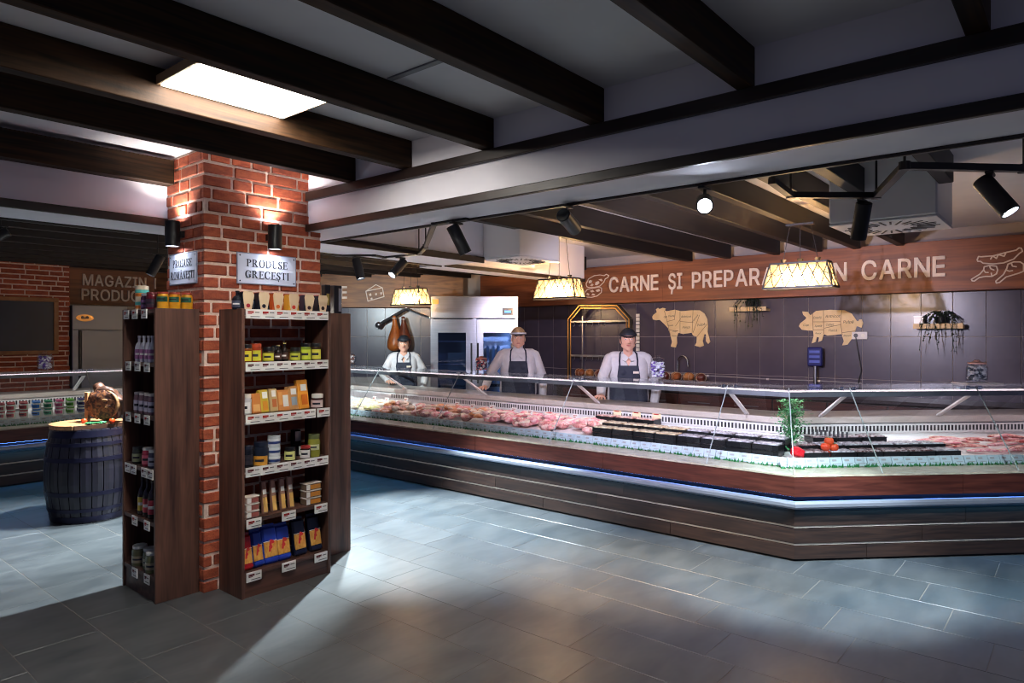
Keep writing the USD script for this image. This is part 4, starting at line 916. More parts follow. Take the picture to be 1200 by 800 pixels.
def leaflet(c, s):
    a = rr.uniform(0, 6.28); e = rr.uniform(-.8, .8); d = np.array([math.cos(a) * math.cos(e), math.sin(a) * math.cos(e), math.sin(e)]); sd = np.cross(d, (0, 0, 1)); sd /= np.linalg.norm(sd) + 1e-9
    return np.array([c - d * s, c + sd * s * .5 + (0, 0, .002), c + d * s, c - sd * s * .5 - (0, 0, .002), c + (0, 0, s * .25)]), np.array([(0, 1, 4), (1, 2, 4), (2, 3, 4), (3, 0, 4), (0, 2, 1), (0, 3, 2)])
for k in range(1000):
    h = rr.random() ** .8; w = .034 + .05 * math.sin(min(1, h * 1.15) * math.pi * .62); c = uu * rr.gauss(0, w * .62) + nn * rr.gauss(0, .03) + (0, 0, -.01 + h * .40); lv.append(leaflet(c, rr.uniform(.010, .019)))
stems = [tube([uu * rr.gauss(0, .03) + (0, 0, .40), uu * rr.gauss(0, .03) + (0, 0, .2), uu * rr.gauss(0, .015)], .003, 5) for k in range(6)]
part(vt, 'foliage', join(lv), LEAF, kind='stuff'); part(vt, 'stems', join(stems), GRASS)
lv = []
for sgn, Lr in ((-1, .30), (1, .42)):
    pts = [uu * sgn * x + nn * (-.12 * x / Lr) + (0, 0, .0 - .03 * x / Lr + .012 * math.sin(x * 30)) for x in np.linspace(0, Lr, 10)]
    part(vt, 'runner', tube(pts, .003, 5), GRASS)
    for k in range(160):
        c = pts[rr.randrange(10)] + uu * rr.uniform(-.02, .02) + nn * rr.gauss(0, .014) + (0, 0, rr.gauss(.005, .012)); lv.append(leaflet(c, rr.uniform(.008, .015)))
part(vt, 'runner_leaves', join(lv), LEAF, kind='stuff')

# dairy jars in the left counter
DC = [((150, 70, 80), 'wine red'), ((176, 74, 84), 'dusky red'), ((166, 66, 72), 'brick red'), ((44, 120, 206), 'bright blue'), ((30, 140, 100), 'emerald green'), ((206, 90, 140), 'pink'), ((96, 176, 60), 'lime green'), ((70, 70, 130), 'indigo'), ((60, 140, 130), 'teal')]
for k, (c, cn) in enumerate(DC):
    px = [1, 13, 28, 43, 57, 70, 83, 96, 107][k]; d0 = .47; x = on_b(px, 490, 8.8 + d0)[0]
    for r_ in range(2):
        for col in range(2):
            z = deckz(.36 + .11 * 1) + .085 * r_ + .002
            put(('dairy', k), b_jar(.042, .083, M3((206, 214, 206), .25), M3(c), M3(c), .016, (.2, .75)), 'dairy_jar', f"{cn} dairy jar, {['lower', 'upper'][r_]} one in the {['front', 'back'][col]} row of the left counter", 'jar', x + col * .02, 8.8 + d0 + col * .10, z + col * .004)
for k in range(7): put('dishw', lambda p: part(p, 'dish', lathe([(0, 0), (.06, 0), (.085, .03), (.08, .03), (.057, .006), (0, .006)], 18), WHITEM, 40), 'white_dish', f'white dish between the dairy jars, {ORD[k]} from the left', 'dish', 2.35 + k * .26, 8.8 + .66, deckz(.66) + .03)

# ================================================================ JARS OF SWEETS ON THE GLASS TOPS
def sweets_jar(label, p, r, h, cols, lidc=None):
    t = thing('sweets_jar', label, 'jar', p); rr = random.Random(label)
    part(t, 'glass', lathe([(0, .002), (r * .9, .002), (r, .012), (r, h * .68), (r * .78, h * .78), (r * .78, h * .82), (r * .74, h * .82), (r * .74, h * .775), (r * .96, h * .675), (r * .96, .014), (0, .01)], 20), JARGLASS, 40)
    part(t, 'lid', lathe([(0, h * .82), (r * .84, h * .82), (r * .86, h * .88), (r * .4, h * .92), (r * .22, h * .95), (r * .3, h * .98), (r * .2, h), (0, h)], 18), lidc or JARGLASS, 40)
    for k, c in enumerate(cols):
        ms = [tf(blob(r * .24, r * .17, r * .13, j, .3, 1), rotz(rr.uniform(0, 360)) @ rotx(rr.uniform(0, 180)), (rr.uniform(0, .72) ** .5 * r * .86 * math.cos(a), rr.uniform(.3, .72) ** .5 * r * .86 * math.sin(a), .03 + h * .6 * rr.random())) for j in range(46) for a in (rr.uniform(0, 6.28),)]
        part(t, 'wrapped_sweets', join(ms), M3(c, .3), True, kind='stuff')
ux = lambda px, x: on_a(px, 390, x)[0]
GT = 1.179
sweets_jar('clear jar of purple and white sweets beside the rightmost worker', (6.02, ux(770.5, 6.02), GT), .075, .235, [(226, 226, 236), (120, 90, 176), (206, 206, 216)])
sweets_jar('clear jar of red and white sweets before the steel refrigerator', (6.02, ux(564, 6.02), GT), .078, .185, [(190, 60, 60), (226, 214, 206), (60, 60, 90)], M3((186, 120, 96), .3))
sweets_jar('clear jar of brown sweets at the left end of the long counter', (6.02, ux(411, 6.02), GT), .078, .20, [(130, 90, 76), (206, 196, 196), (90, 60, 60)])
c3 = (7.30, .735)
sweets_jar('squat jar of sweets with a pinkish clip lid on a white board', (*c3, GT + .012), .085, .20, [(226, 230, 236), (196, 204, 214), (90, 100, 110)], M3((190, 150, 140), .3))
solo('serving_board', ext(affinity.rotate(sbox(-.17, -.10, .17, .10), -45), .011), WHITEM, 'thin white board under the squat jar of sweets on the right counter', 'board', loc=(*c3, GT + .0005))
x, y = on_b(53, 434, 9.75)[0], 9.75
sweets_jar('clear jar of purple and white sweets before the chalkboard', (x, y, GT), .085, .245, [(226, 226, 236), (110, 80, 160), (190, 190, 206)])

# ================================================================ REFRIGERATORS
t = thing('glass_door_refrigerator', 'stainless two door refrigerator with blue lit glass doors in the back corner', 'refrigerator', (7.45, 6.98, 0), -45)
wd, dp, ht = 1.31, .78, 2.20; h2 = wd / 2                     # local: front at y=0, body to +y
part(t, 'cabinet', join([bx(-h2, -h2 + .04, .06, dp, .08, ht - .33), bx(h2 - .04, h2, .06, dp, .08, ht - .33), bx(-h2 + .04, h2 - .04, dp - .04, dp, .08, ht - .33), bx(-h2, h2, .06, dp, .02, .12), bx(-.03, .03, .06, dp - .04, .12, ht - .33)]), STEEL)
part(t, 'header', bx(-h2, h2, .0, dp, ht - .33, ht, .006), STEEL)
part(t, 'display', bx(h2 - .24, h2 - .08, -.008, .002, ht - .285, ht - .175), M3((14, 20, 44), .2)); part(t, 'display_digits', bx(h2 - .21, h2 - .11, -.010, -.008, ht - .245, ht - .215), mat('display_blue', (90, 170, 255), None, emit=1.2))
part(t, 'badge', bx(-h2 + .03, -h2 + .12, -.006, .002, ht - .12, ht - .05), GOLD)
for sgn in (-1, 1):
    x0, x1 = (-h2 + .01, -.03) if sgn < 0 else (.03, h2 - .01); z0, z1 = .14, ht - .345; a, b, c_, d_ = x0 + .10, x1 - .10, .40, z1 - .20
    dr = part(t, 'door', join([bx(x0, a, 0, .055, z0, z1), bx(b, x1, 0, .055, z0, z1), bx(a, b, 0, .055, z0, c_), bx(a, b, 0, .055, d_, z1)]), STEEL)
    part(dr, 'pane', bx(a, b, .02, .03, c_, d_), DOORGLASS)
    part(dr, 'handle', bx(x1 - .03 if sgn < 0 else x0 + .005, x1 - .005 if sgn < 0 else x0 + .03, -.03, 0, .9, 1.5, .004), BLACK)
    if sgn < 0: part(t, 'inner_liner', join([bx(x0 + .02, x1 - .02, dp - .06, dp - .045, .14, z1), bx(x0 + .10, x1 - .10, .3, .31, .5, 1.35)]), M3((24, 28, 44), .6))
    part(t, 'light_tube', tf(cyl(.012, .3, ht - .4, 8), None, (x0 + .05 if sgn < 0 else x1 - .05, .12, 0)), mat('blue_tube', (168, 200, 255), None, emit=2.6))
    for k in range(4): part(t, 'wire_rack', join([bx(x0 + .02, x1 - .02, .12 + j * .08, .126 + j * .08, .5 + k * .34, .506 + k * .34) for j in range(7)]), CHROME)
    if sgn > 0:
        for k in range(14): part(t, 'hanging_salami', tf(lathe([(0, 0), (.02, .02), (.026, .1), (.022, .22), (0, .25)], 10), None, (x0 + .10 + (k % 5) * .08, .2 + (k // 5) * .06, .54 + (k % 3) * .34)), M3((96, 120, 160), .5), True)
t = thing('steel_refrigerator', 'stainless steel refrigerator with an oval gold badge left of the pillar', 'refrigerator', (3.84, 11.2, 0))
STEEL2 = mat('dull_steel', (128, 132, 144), None, .46, .8); part(t, 'cabinet', bx(-.365, .365, .05, .64, .05, 2.05), STEEL2); part(t, 'header', bx(-.37, .37, 0, .05, 1.70, 2.05, .004), STEEL2)
part(t, 'door', bx(-.37, -.29, 0, .05, .1, 1.69, .004), STEEL2); part(t, 'door', bx(-.25, .37, 0, .05, .1, 1.69, .004), STEEL2); part(t, 'handle', bx(-.285, -.255, -.01, .04, .2, 1.69), BLACK)
part(t, 'badge', tf(ext(affinity.scale(Point(0, 0).buffer(1), .115, .05), .006), rotx(90), (-.21, 0, 1.87)), GOLD); part(t, 'badge_emblem', tf(ext(union_all([sbox(-.05, -.012, .05, .004), Point(-.03, .008).buffer(.02), Point(.03, .008).buffer(.02)]), .003), rotx(90), (-.21, -.006, 1.87)), M3((60, 40, 30)))

# ================================================================ ON THE RIGHT WALL
XT = XW - .0095
wall = lambda m, t=None: on(m, np.zeros(3), (0, -1, 0), (-1, 0, 0))
def cut(name, label, pts, X0, Y0, k, lines, words):
    P2 = [(-on_a(X0 + x / k, Y0 + y / k, XT)[0], on_a(X0 + x / k, Y0 + y / k, XT)[1]) for x, y in pts]
    c = np.mean(P2, 0); t = thing(name, label, 'wall board', (XT, -c[0], c[1]))
    W2 = lambda x, y: (-on_a(X0 + x / k, Y0 + y / k, XT)[0] - c[0], on_a(X0 + x / k, Y0 + y / k, XT)[1] - c[1])
    sh = Polygon([(a - c[0], b - c[1]) for a, b in P2]).buffer(.012).buffer(-.010)
    part(t, 'board', wall(ext(sh, .012)), mat('pale_ply', (216, 188, 140), (228, 204, 160), .55, scale=(20, 6, 6)))
    part(t, 'cut_lines', wall(tf(ext(union_all([stroke([W2(*p) for p in l], .006) for l in lines]).intersection(sh), .0006), None, (0, 0, .0121))), M3((110, 80, 56)))
    for w, x, y, hgt, ang in words:
        hgt *= .74; m = meshkit.text_mesh(w, hgt, .0006); v = np.array(m.vertices); v[:, 0] -= v[:, 0].max() / 2; v[:, 0] += v[:, 1] * .25; q_ = W2(x, y)
        part(t, 'cut_name', wall(tf(tf((v, m.faces), rotz(ang)), None, (q_[0], q_[1] - hgt / 2, .0122))), INK)
cow = [(115, 190), (120, 180), (140, 165), (135, 150), (145, 142), (152, 149), (170, 142), (186, 145), (180, 155), (192, 160), (235, 152), (270, 160), (330, 155), (370, 155), (395, 172), (410, 200), (415, 240), (412, 270), (427, 325), (416, 335), (405, 320), (406, 285), (396, 280), (386, 320), (392, 345), (372, 352), (345, 345), (354, 330), (356, 297), (335, 290), (328, 275), (280, 282), (255, 275), (245, 300), (248, 330), (240, 355), (215, 350), (222, 325), (212, 285), (200, 250), (176, 225), (155, 205), (135, 208), (118, 203)]
cut('cow_board', 'pale wooden cow silhouette with butcher cut lines on the right tiled wall', cow, 740, 330, 4.615, [[(180, 158), (195, 215), (212, 285)], [(195, 215), (235, 205), (240, 152)], [(265, 160), (265, 280)], [(265, 215), (335, 220)], [(240, 240), (268, 200)], [(335, 155), (330, 275)], [(335, 275), (370, 180)], [(210, 262), (255, 265)], [(356, 297), (410, 230)]],
    [('Gât', 185, 190, .035, 0), ('Ceafă', 216, 185, .035, 0), ('Antricot', 296, 188, .04, 0), ('Spată', 212, 236, .03, 0), ('Fleică', 296, 246, .04, 0), ('Pulpă', 378, 232, .045, 10), ('Vrăbioară', 348, 198, .028, 50), ('Piept', 236, 268, .028, 0), ('Rasol', 232, 292, .026, 0)])
pig = [(410, 345), (415, 335), (432, 322), (437, 315), (425, 305), (422, 294), (440, 295), (450, 308), (470, 292), (520, 288), (570, 290), (595, 302), (611, 325), (617, 331), (622, 322), (630, 322), (635, 335), (629, 350), (618, 346), (612, 344), (607, 360), (598, 385), (580, 410), (562, 412), (568, 398), (560, 372), (540, 375), (510, 378), (497, 372), (490, 395), (478, 400), (481, 385), (473, 381), (468, 400), (455, 405), (462, 380), (460, 360), (440, 360), (420, 357)]
cut('pig_board', 'pale wooden pig silhouette with butcher cut lines on the right tiled wall', pig, 800, 267, 3, [[(458, 300), (460, 360)], [(496, 289), (497, 372)], [(560, 290), (556, 330), (562, 375)], [(460, 330), (497, 330)], [(497, 330), (556, 328)], [(460, 358), (497, 358)], [(500, 352), (530, 345), (556, 340)], [(562, 368), (606, 362)]],
    [('Cap', 434, 341, .035, 0), ('Ceafă', 473, 315, .035, 0), ('Antricot', 527, 310, .045, 0), ('Spată', 477, 344, .032, 0), ('Cotlet', 517, 340, .032, 0), ('Fleică', 528, 360, .035, 0), ('Pulpă', 582, 330, .045, 0), ('Rasol', 477, 370, .026, 0), ('Rasol', 578, 378, .03, 0)])
PLY = mat('shelf_ply', (206, 176, 128), (220, 194, 150), .55, scale=(20, 4, 20))
def wall_shelf(p0, p1, py, label, plabel, ppx, white):
    b0, z = on_a(p0, py, 8.86); b1, _ = on_a(p1, py, 8.86); t = thing('wall_shelf', label, 'shelf', (XT, (b0 + b1) / 2, z)); L = b0 - b1
    part(t, 'board', bx(-.16, -.0, -L / 2, L / 2, -.02, .01, .002), PLY); part(t, 'rim', bx(-.165, -.16, -L / 2, L / 2, -.02, .035), PLY)
    bp = on_a(ppx, py, 8.85)[0]; v = thing('hanging_plant', plabel, 'plant', (8.85, bp, z + .011)); rr = random.Random(int(p0))
    part(v, 'pot', lathe([(0, 0), (.05, 0), (.065, .10), (.055, .10), (.048, .01), (0, .01)], 16), BLACKP, 40)
    lv, st = [], []
    for k in range(26):
        a = rr.uniform(0, 6.28); pts = [np.array([0, 0, .10]), np.array([.05 * math.cos(a), .08 * math.sin(a), .16]), np.array([-.09 - .05 * rr.random(), .17 * math.sin(a), .10 * rr.random()])]
        if k % 3: pts.append(pts[-1] + (rr.uniform(-.02, .01), rr.uniform(-.06, .06), -rr.uniform(.1, .36)))
        st.append(tube(pts, .0025, 4))
        for j in range(14):
            i = rr.randrange(len(pts) - 1); u = rr.random(); lv.append(leaflet(pts[i] * (1 - u) + pts[i + 1] * u, rr.uniform(.012, .024)))
    part(v, 'foliage', join(lv), DARKLEAF, kind='stuff'); part(v, 'stems', join(st), DARKLEAF, kind='stuff')
    if white:
        bw = on_a(p0 + 5, py, 8.84)[0]; w = thing('white_box', 'small white box at the left end of the right wall shelf', 'box', (8.84, bw, z + .011)); part(w, 'carton', bx(-.04, .04, -.05, .05, 0, .115, .003), WHITEM); part(w, 'lid_seam', bx(-.0405, .0405, -.0505, .0505, .09, .092), GREYINK)
wall_shelf(858, 901, 363.5, 'pale wall shelf with a dark hanging plant between the cow and pig boards', 'dark trailing plant in a black pot between the cow and pig boards', 879, 0)
wall_shelf(1072, 1130, 383, 'pale wooden wall shelf with a white box and dark plant at the right', 'dark trailing plant in a black pot on the right wall shelf beside a white box', 1103, 1)
b, z = on_a(957, 418, 8.86); t = thing('scale_display', 'small dark blue device on a pole before the tiled wall below the pig board', 'device', (8.80, b, .905))
DB = M3((24, 34, 110), .3); part(t, 'pole', cyl(.018, 0, z - .905, 10), STEEL); part(t, 'casing', bx(-.03, .03, -.085, .085, z - .905 - .11, z - .905 + .12, .012), DB)
for k in range(3): part(t, 'button_row', bx(-.033, -.029, -.06, .06, z - .905 - .07 + k * .06, z - .905 - .04 + k * .06), M3((70, 90, 190)))
part(t, 'foot', cyl(.05, 0, .015, 14), STEEL)
b, z = on_a(1007.5, 393, XT); t = thing('wall_socket', 'white double wall socket with a black cord below the pig board tail', 'socket', (XT, b, z)); part(t, 'plate', bx(-.014, 0, -.085, .085, -.045, .045, .004), WHITEM)
for y in (-.04, .04): part(t, 'outlet', tf(cyl(.024, 0, .003, 14), align((-1, 0, 0)), (-.014, y, 0)), M3((60, 60, 66)) if y > 0 else WHITE)
part(t, 'cord', tube([(-.018, .04, -.02), (-.022, .02, -.15), (-.02, -.005, -.3), (-.022, -.02, -.42), (-.02, .01, -.55), (-.02, .01, z * -1 + .93)], .006, 6), BLACKP)
wc = [(XT - .012, on_a(px, py, XT)[0], on_a(px, py, XT)[1]) for px, py in ((775, 436.5), (830, 440), (900, 444), (960, 446), (1010, 449))]
t = thing('wall_conduit', 'thin pale conduit running along the tiled wall just above the glass counter top', 'conduit', wc[0]); part(t, 'pipe', tube(wc, .008, 6), M3((150, 146, 150)), world=True); [part(t, 'clip', cb(p, (.022, .03, .024)), WHITEM, world=True) for p in wc[1:-1]]

# base cabinets with worktop under the right wall
t = thing('back_cabinets', 'dark wooden base cabinets with drawers under the right tiled wall', 'cabinet', (8.55, 2.2, 0))
part(t, 'body', bx(8.32, 8.90, -1.5, 6.1, .05, .86), COUNTERW, world=True); part(t, 'worktop', bx(8.27, 8.915, -1.52, 6.12, .86, .90, .004), M3((56, 48, 50), .25), world=True)
for k in range(12):
    y = -1.45 + k * .62; d = part(t, 'door', bx(8.30, 8.32, y, y + .60, .1, .60, .003), COUNTERT, world=True); d2 = part(t, 'drawer', bx(8.30, 8.32, y, y + .60, .62, .84, .003), COUNTERT, world=True)
    part(d2, 'handle', bx(8.275, 8.285, y + .15, y + .45, .74, .75), STEEL, world=True)
# smoking rack: black and gold eight sided frame
FR = lambda px, py: on_a(px, py, 8.70)
pts = [FR(x, y) for x, y in ((667, 438), (667, 374), (680, 358), (724, 358), (738.5, 374), (738.5, 438))]; pts = [(y, z) for y, z in pts]
pts[0] = (pts[0][0], .902); pts[-1] = (pts[-1][0], .902)
t = thing('hanging_rack', 'black and gold eight sided metal frame with hook rails on the back worktop', 'rack', (8.70, (pts[0][0] + pts[-1][0]) / 2, .902))
for a, b in zip(pts, pts[1:]):
    for dx, w, mt in ((0, .05, BLACK), (-.03, .014, GOLD)): part(t, 'frame_bar' if mt is BLACK else 'gold_edge', bar((8.70 + dx, *a), (8.70 + dx, *b), w, w * 1.0), mt, world=True)
    c = np.array([(pts[0][0] + pts[-1][0]) / 2, 1.6]); sh = lambda p: tuple(np.array(p) + (c - np.array(p)) * .085)
    part(t, 'gold_edge', bar((8.672, *sh(a)), (8.672, *sh(b)), .012, .012), GOLD, world=True)
for py in (376.5, 417):
    z = FR(700, py)[1]; part(t, 'hook_rail', bar((8.70, pts[0][0] - .02, z), (8.70, pts[-1][0] + .02, z), .012, .03), STEEL, world=True)
    for k in range(6): y = pts[0][0] - .12 - k * .11; part(t, 'hook', tube([(8.685, y, z), (8.67, y, z - .02), (8.67, y, z - .06), (8.65, y, z - .075), (8.635, y, z - .06)], .004, 5), STEEL, world=True)
zz = [FR(681, y)[1] for y in (370, 436)]; part(t, 'back_post', bar((8.74, FR(681, 400)[0], .905), (8.74, FR(681, 400)[0], zz[0]), .02, .02), STEEL, world=True)
b = on_a(747.5, 400, 8.8)[0]; t = thing('ticket_rod', 'tall rod strung with white tickets right of the black and gold frame', 'rod', (8.8, b, .902))
part(t, 'rod', cyl(.008, 0, 1.03, 8), BLACK); [part(t, 'ticket', bx(-.012, .012, -.026, .026, .10 + k * .055, .145 + k * .055, .002), WHITE) for k in range(17)]
b = on_a(794, 440, 8.72)[0]; t = thing('tap', 'curved chrome kitchen tap on the back worktop under the cow board', 'tap', (8.72, b, .902)); part(t, 'base', cyl(.025, 0, .06, 12), CHROME)
part(t, 'spout', tube([(0, 0, .05), (0, 0, .34)] + [(0, -.075 + .075 * math.cos(a), .34 + .09 * math.sin(a)) for a in np.linspace(.2, 2.9, 8)] + [(0, -.155, .28)], .013, 8), CHROME, True); part(t, 'lever', bar((0, .0, .06), (0, .12, .09), .014, .01), CHROME)
LOAF = [mat('loaf_%d' % k, a, b, .4, scale=(14, 14, 14), bump=.3, bscale=30) for k, (a, b) in enumerate((((150, 82, 40), (104, 52, 28)), ((186, 128, 74), (134, 80, 44)), ((110, 48, 36), (76, 34, 28))))]
qq = random.Random(8)
for k in range(30):                                            # smoked loaves and pieces on the worktop
    lay, i = (0, k) if k < 15 else (1, k - 15); y = 5.92 - i * .176 - lay * .07; v = k % 3
    if y < 3.75: continue
    def build(p_, v=v): part(p_, 'loaf', tf(blob(.085, .06, .06, 60 + v, .22, 3, 1.6), None, (0, 0, .055)), LOAF[v], True); part(p_, 'string', join([tf(tube([(0, .066 * math.cos(a), .055 + .062 * math.sin(a)) for a in np.linspace(0, 6.28, 14)], .003, 4), None, (dx, 0, 0)) for dx in (-.04, .03)]), M3((206, 180, 150)))
    copyof(('loaf', v), build, 'smoked_roll', f"{['brown', 'light brown', 'dark red'][v]} smoked roll, {['front', 'raised rear'][lay]} row, {ORD[i]} from the left on the back worktop", 'meat', (8.385 + .18 * lay, y, .901 + lay * .095), 60 + qq.uniform(-25, 25), 'smoked rolls on the back worktop')
solo('roll_rack', bx(8.48, 8.655, 3.7, 6.0, .902, .995, .01), COUNTERW, 'low dark wooden step on the back worktop carrying the rear smoked rolls', 'step')

# ================================================================ LEFT BACK: CHALKBOARD, HAM LEGS
za, zb = on_b(0, 347, 11.24)[1], on_b(0, 416, 11.24)[1]; a1 = on_b(68, 380, 11.24)[0]; a0 = a1 - 1.0
t = thing('chalkboard', 'empty dark chalkboard in a light wooden frame on the brick wall at the far left', 'chalkboard', (a0 + .5, 11.238, zb)); hB = za - zb
part(t, 'board', bx(-.44, .44, -.016, 0, .05, hB - .05), mat('slate', (16, 26, 48), (20, 32, 56), .35, scale=(6, 6, 6)))
FRW = mat('frame_wood', (140, 92, 52), (164, 112, 64), .5, scale=(8, 20, 8))
for m in (bx(-.5, .5, -.03, .0, 0, .055, .004), bx(-.5, .5, -.03, .0, hB - .055, hB, .004), bx(-.5, -.44, -.03, .0, .055, hB - .055, .004), bx(.44, .5, -.03, .0, .055, hB - .055, .004)): part(t, 'frame_rail', m, FRW)
def onC(px, py, off): s_, z_ = on_c(px, py, off); p = cO + cN * off + cU * s_; return np.array([p[0], p[1], z_])
e1, e2, e3 = onC(440, 382.5, .25), onC(476, 361.5, .25), onC(503, 372, .25)
t = thing('ham_rail', 'steel bracket rail with a ball end on the grey tiled wall, carrying two ham legs', 'rail', e1)
part(t, 'rail', tube([e1, e2], .024, 8), STEEL, world=True); part(t, 'rail', tube([e2, e3], .016, 8), STEEL, world=True); part(t, 'end_cap', tf(blob(.05, .05, .05, 1, 0, 2), None, e1 + (e2 - e1) * .1), STEEL, True, world=True)
for p in (e2, e3): part(t, 'wall_stud', bar(p, p - cN * .236, .03, .03), STEEL, world=True)
for k, (px, lab, mt) in enumerate(((461.5, 'golden brown cured ham leg hanging left from the steel rail', mat('leg_gold', (186, 104, 44), (150, 76, 34), .35, scale=(10, 10, 10))), (472, 'darker cured ham leg hanging behind from the steel rail', mat('leg_dark', (120, 58, 34), (90, 42, 28), .4, scale=(10, 10, 10))))):
    top = onC(px, 369.5 + k, .26 + .0 * k); bot = onC(px - 1, 411, .25)[2]; H = top[2] - bot
    t = thing('hanging_ham', lab, 'ham', (top[0], top[1], bot)); pf = [(0, 0), (.07, .01), (.115, .06), (.125, .15), (.105, .26), (.07, .36), (.045, .45), (.032, H - .04), (.03, H - .01), (0, H)]
    v, f = lathe(pf, 18); v = v.copy(); v[:, 0] += .03 * np.sin(v[:, 2] * 5); part(t, 'leg', (v, f), mt, True); part(t, 'string', tf(tube([(.036 * math.cos(a), .036 * math.sin(a), 0) for a in np.linspace(0, 6.28, 12)], .006, 5), None, (.03 * math.sin((H - .05) * 5), 0, H - .05)), WHITE)

# ================================================================ PENDANT LAMPS
LINER = usdkit.material(stage, '/World/Looks/shade_fabric', {'a': ('translucent_bsdf', {'color': (.85, .62, .36)}), 'd': ('diffuse_bsdf', {'color': (.8, .66, .45)}), 't': ('transparent_bsdf', {}), 'm': ('mix_closure', {'fac': .4}), 'x': ('mix_closure', {'fac': .84})}, [('a.BSDF', 'm.closure1'), ('d.BSDF', 'm.closure2'), ('m.closure', 'x.closure1'), ('t.BSDF', 'x.closure2')], surface='x.closure')
for k, (y, top, label) in enumerate(((1.97, .58, 'caged warm pendant lamp with three bulbs hanging before the lettering'), (4.66, .76, 'caged warm pendant lamp with three bulbs left of the salami drawing, middle of three'), (7.22, .76, 'caged warm pendant lamp with three bulbs left of the steel refrigerator, farthest of three'))):
    t = thing('pendant_lamp', label, 'pendant lamp', (6.4, y, 2.04)); wt, wb, lt, lb, h = .075, .11, .245, .30, .22
    fr_ = lambda u, v: np.array([u * (wb + (wt - wb) * v), 0, v * h])
    C = {(sx, sy, v): np.array([sx * (wb if v == 0 else wt), sy * (lb if v == 0 else lt), v * h]) for sx in (-1, 1) for sy in (-1, 1) for v in (0, 1)}
    for v in (0, 1):
        o = [C[(-1, -1, v)], C[(1, -1, v)], C[(1, 1, v)], C[(-1, 1, v)]]
        part(t, 'rim', join([bar(o[i], o[(i + 1) % 4], .012, .016) for i in range(4)]), BLACK)
    part(t, 'corner_bars', join([bar(C[(sx, sy, 0)], C[(sx, sy, 1)], .010, .010) for sx in (-1, 1) for sy in (-1, 1)]), BLACK)
    lat = []
    def side(a0, a1, b0, b1, n):          # curved lattice on one slanting side, bottom a0-a1, top b0-b1
        S = lambda u, v: (a0 * (1 - u) + a1 * u) * (1 - v) + (b0 * (1 - u) + b1 * u) * v
        for i in range(n):
            for s_ in (1, -1):
                u0, u1 = (i + .5 - .5 * s_) / n, (i + .5 + .5 * s_) / n
                lat.append(tube([S(u0, 0), S(u0 + (u1 - u0) * .35, .3), S((u0 + u1) / 2 + (u1 - u0) * .0, .55), S(u1 - (u1 - u0) * .15, .8), S(u1, 1)], .0042, 5))
            lat.append(tube([S((i + .12) / n, .5), S((i + .5) / n, .60), S((i + .88) / n, .5)], .004, 5))
    for sx in (-1, 1): side(C[(sx, -1, 0)], C[(sx, 1, 0)], C[(sx, -1, 1)], C[(sx, 1, 1)], 6)
    for sy in (-1, 1): side(C[(-1, sy, 0)], C[(1, sy, 0)], C[(-1, sy, 1)], C[(1, sy, 1)], 2)
    part(t, 'lattice', join(lat), BLACK, kind='stuff')
    li = [((C[(sx, -1, 0)], C[(sx, 1, 0)]), (C[(sx, -1, 1)], C[(sx, 1, 1)])) for sx in (-1, 1)] + [((C[(-1, sy, 0)], C[(1, sy, 0)]), (C[(-1, sy, 1)], C[(1, sy, 1)])) for sy in (-1, 1)]
    for (a0, a1), (b0, b1) in li:
        q4 = np.array([a0, a1, b1, b0]) * (.95, .97, 1) + (0, 0, .0); q5 = q4 * (.97, .985, 1); part(t, 'shade_liner', (np.vstack([q4, q5]), _faces(np.vstack([q4, q5]))), LINER)
    part(t, 'bottom_plate', bx(-wb, wb, -lb, lb, -.012, -.006), mat('lamp_plate', (226, 196, 150), None, .5))
    part(t, 'ceiling_plate', bx(-.03, .03, -.12, .12, top - .018, top), BLACK)
    for j, dy in enumerate((-.15, 0, .15)):
        part(t, 'bulb', tf(lathe([(0, -.075), (.022, -.065), (.03, -.04), (.022, -.01), (.012, .02), (0, .02)], 14), None, (0, dy, h * .62)), WARM, True)
        part(t, 'socket', tf(lathe([(.012, 0), (.016, .02), (.014, .07), (.028, .105), (0, .105)], 12), None, (0, dy, h * .62 + .02)), BLACK)
        part(t, 'cord', tube([(0, dy, h + .04), (0, dy * .6, top - .01)], .003, 5), BLACK)
    g = UsdLux.SphereLight.Define(stage, t + '/glow'); g.CreateRadiusAttr(.03); g.CreateNormalizeAttr(True); g.CreateIntensityAttr(BULB * 1.4); g.CreateColorAttr(Gf.Vec3f(1, .66, .34)); g.AddTranslateOp().Set(Gf.Vec3d(0, 0, h * .3))

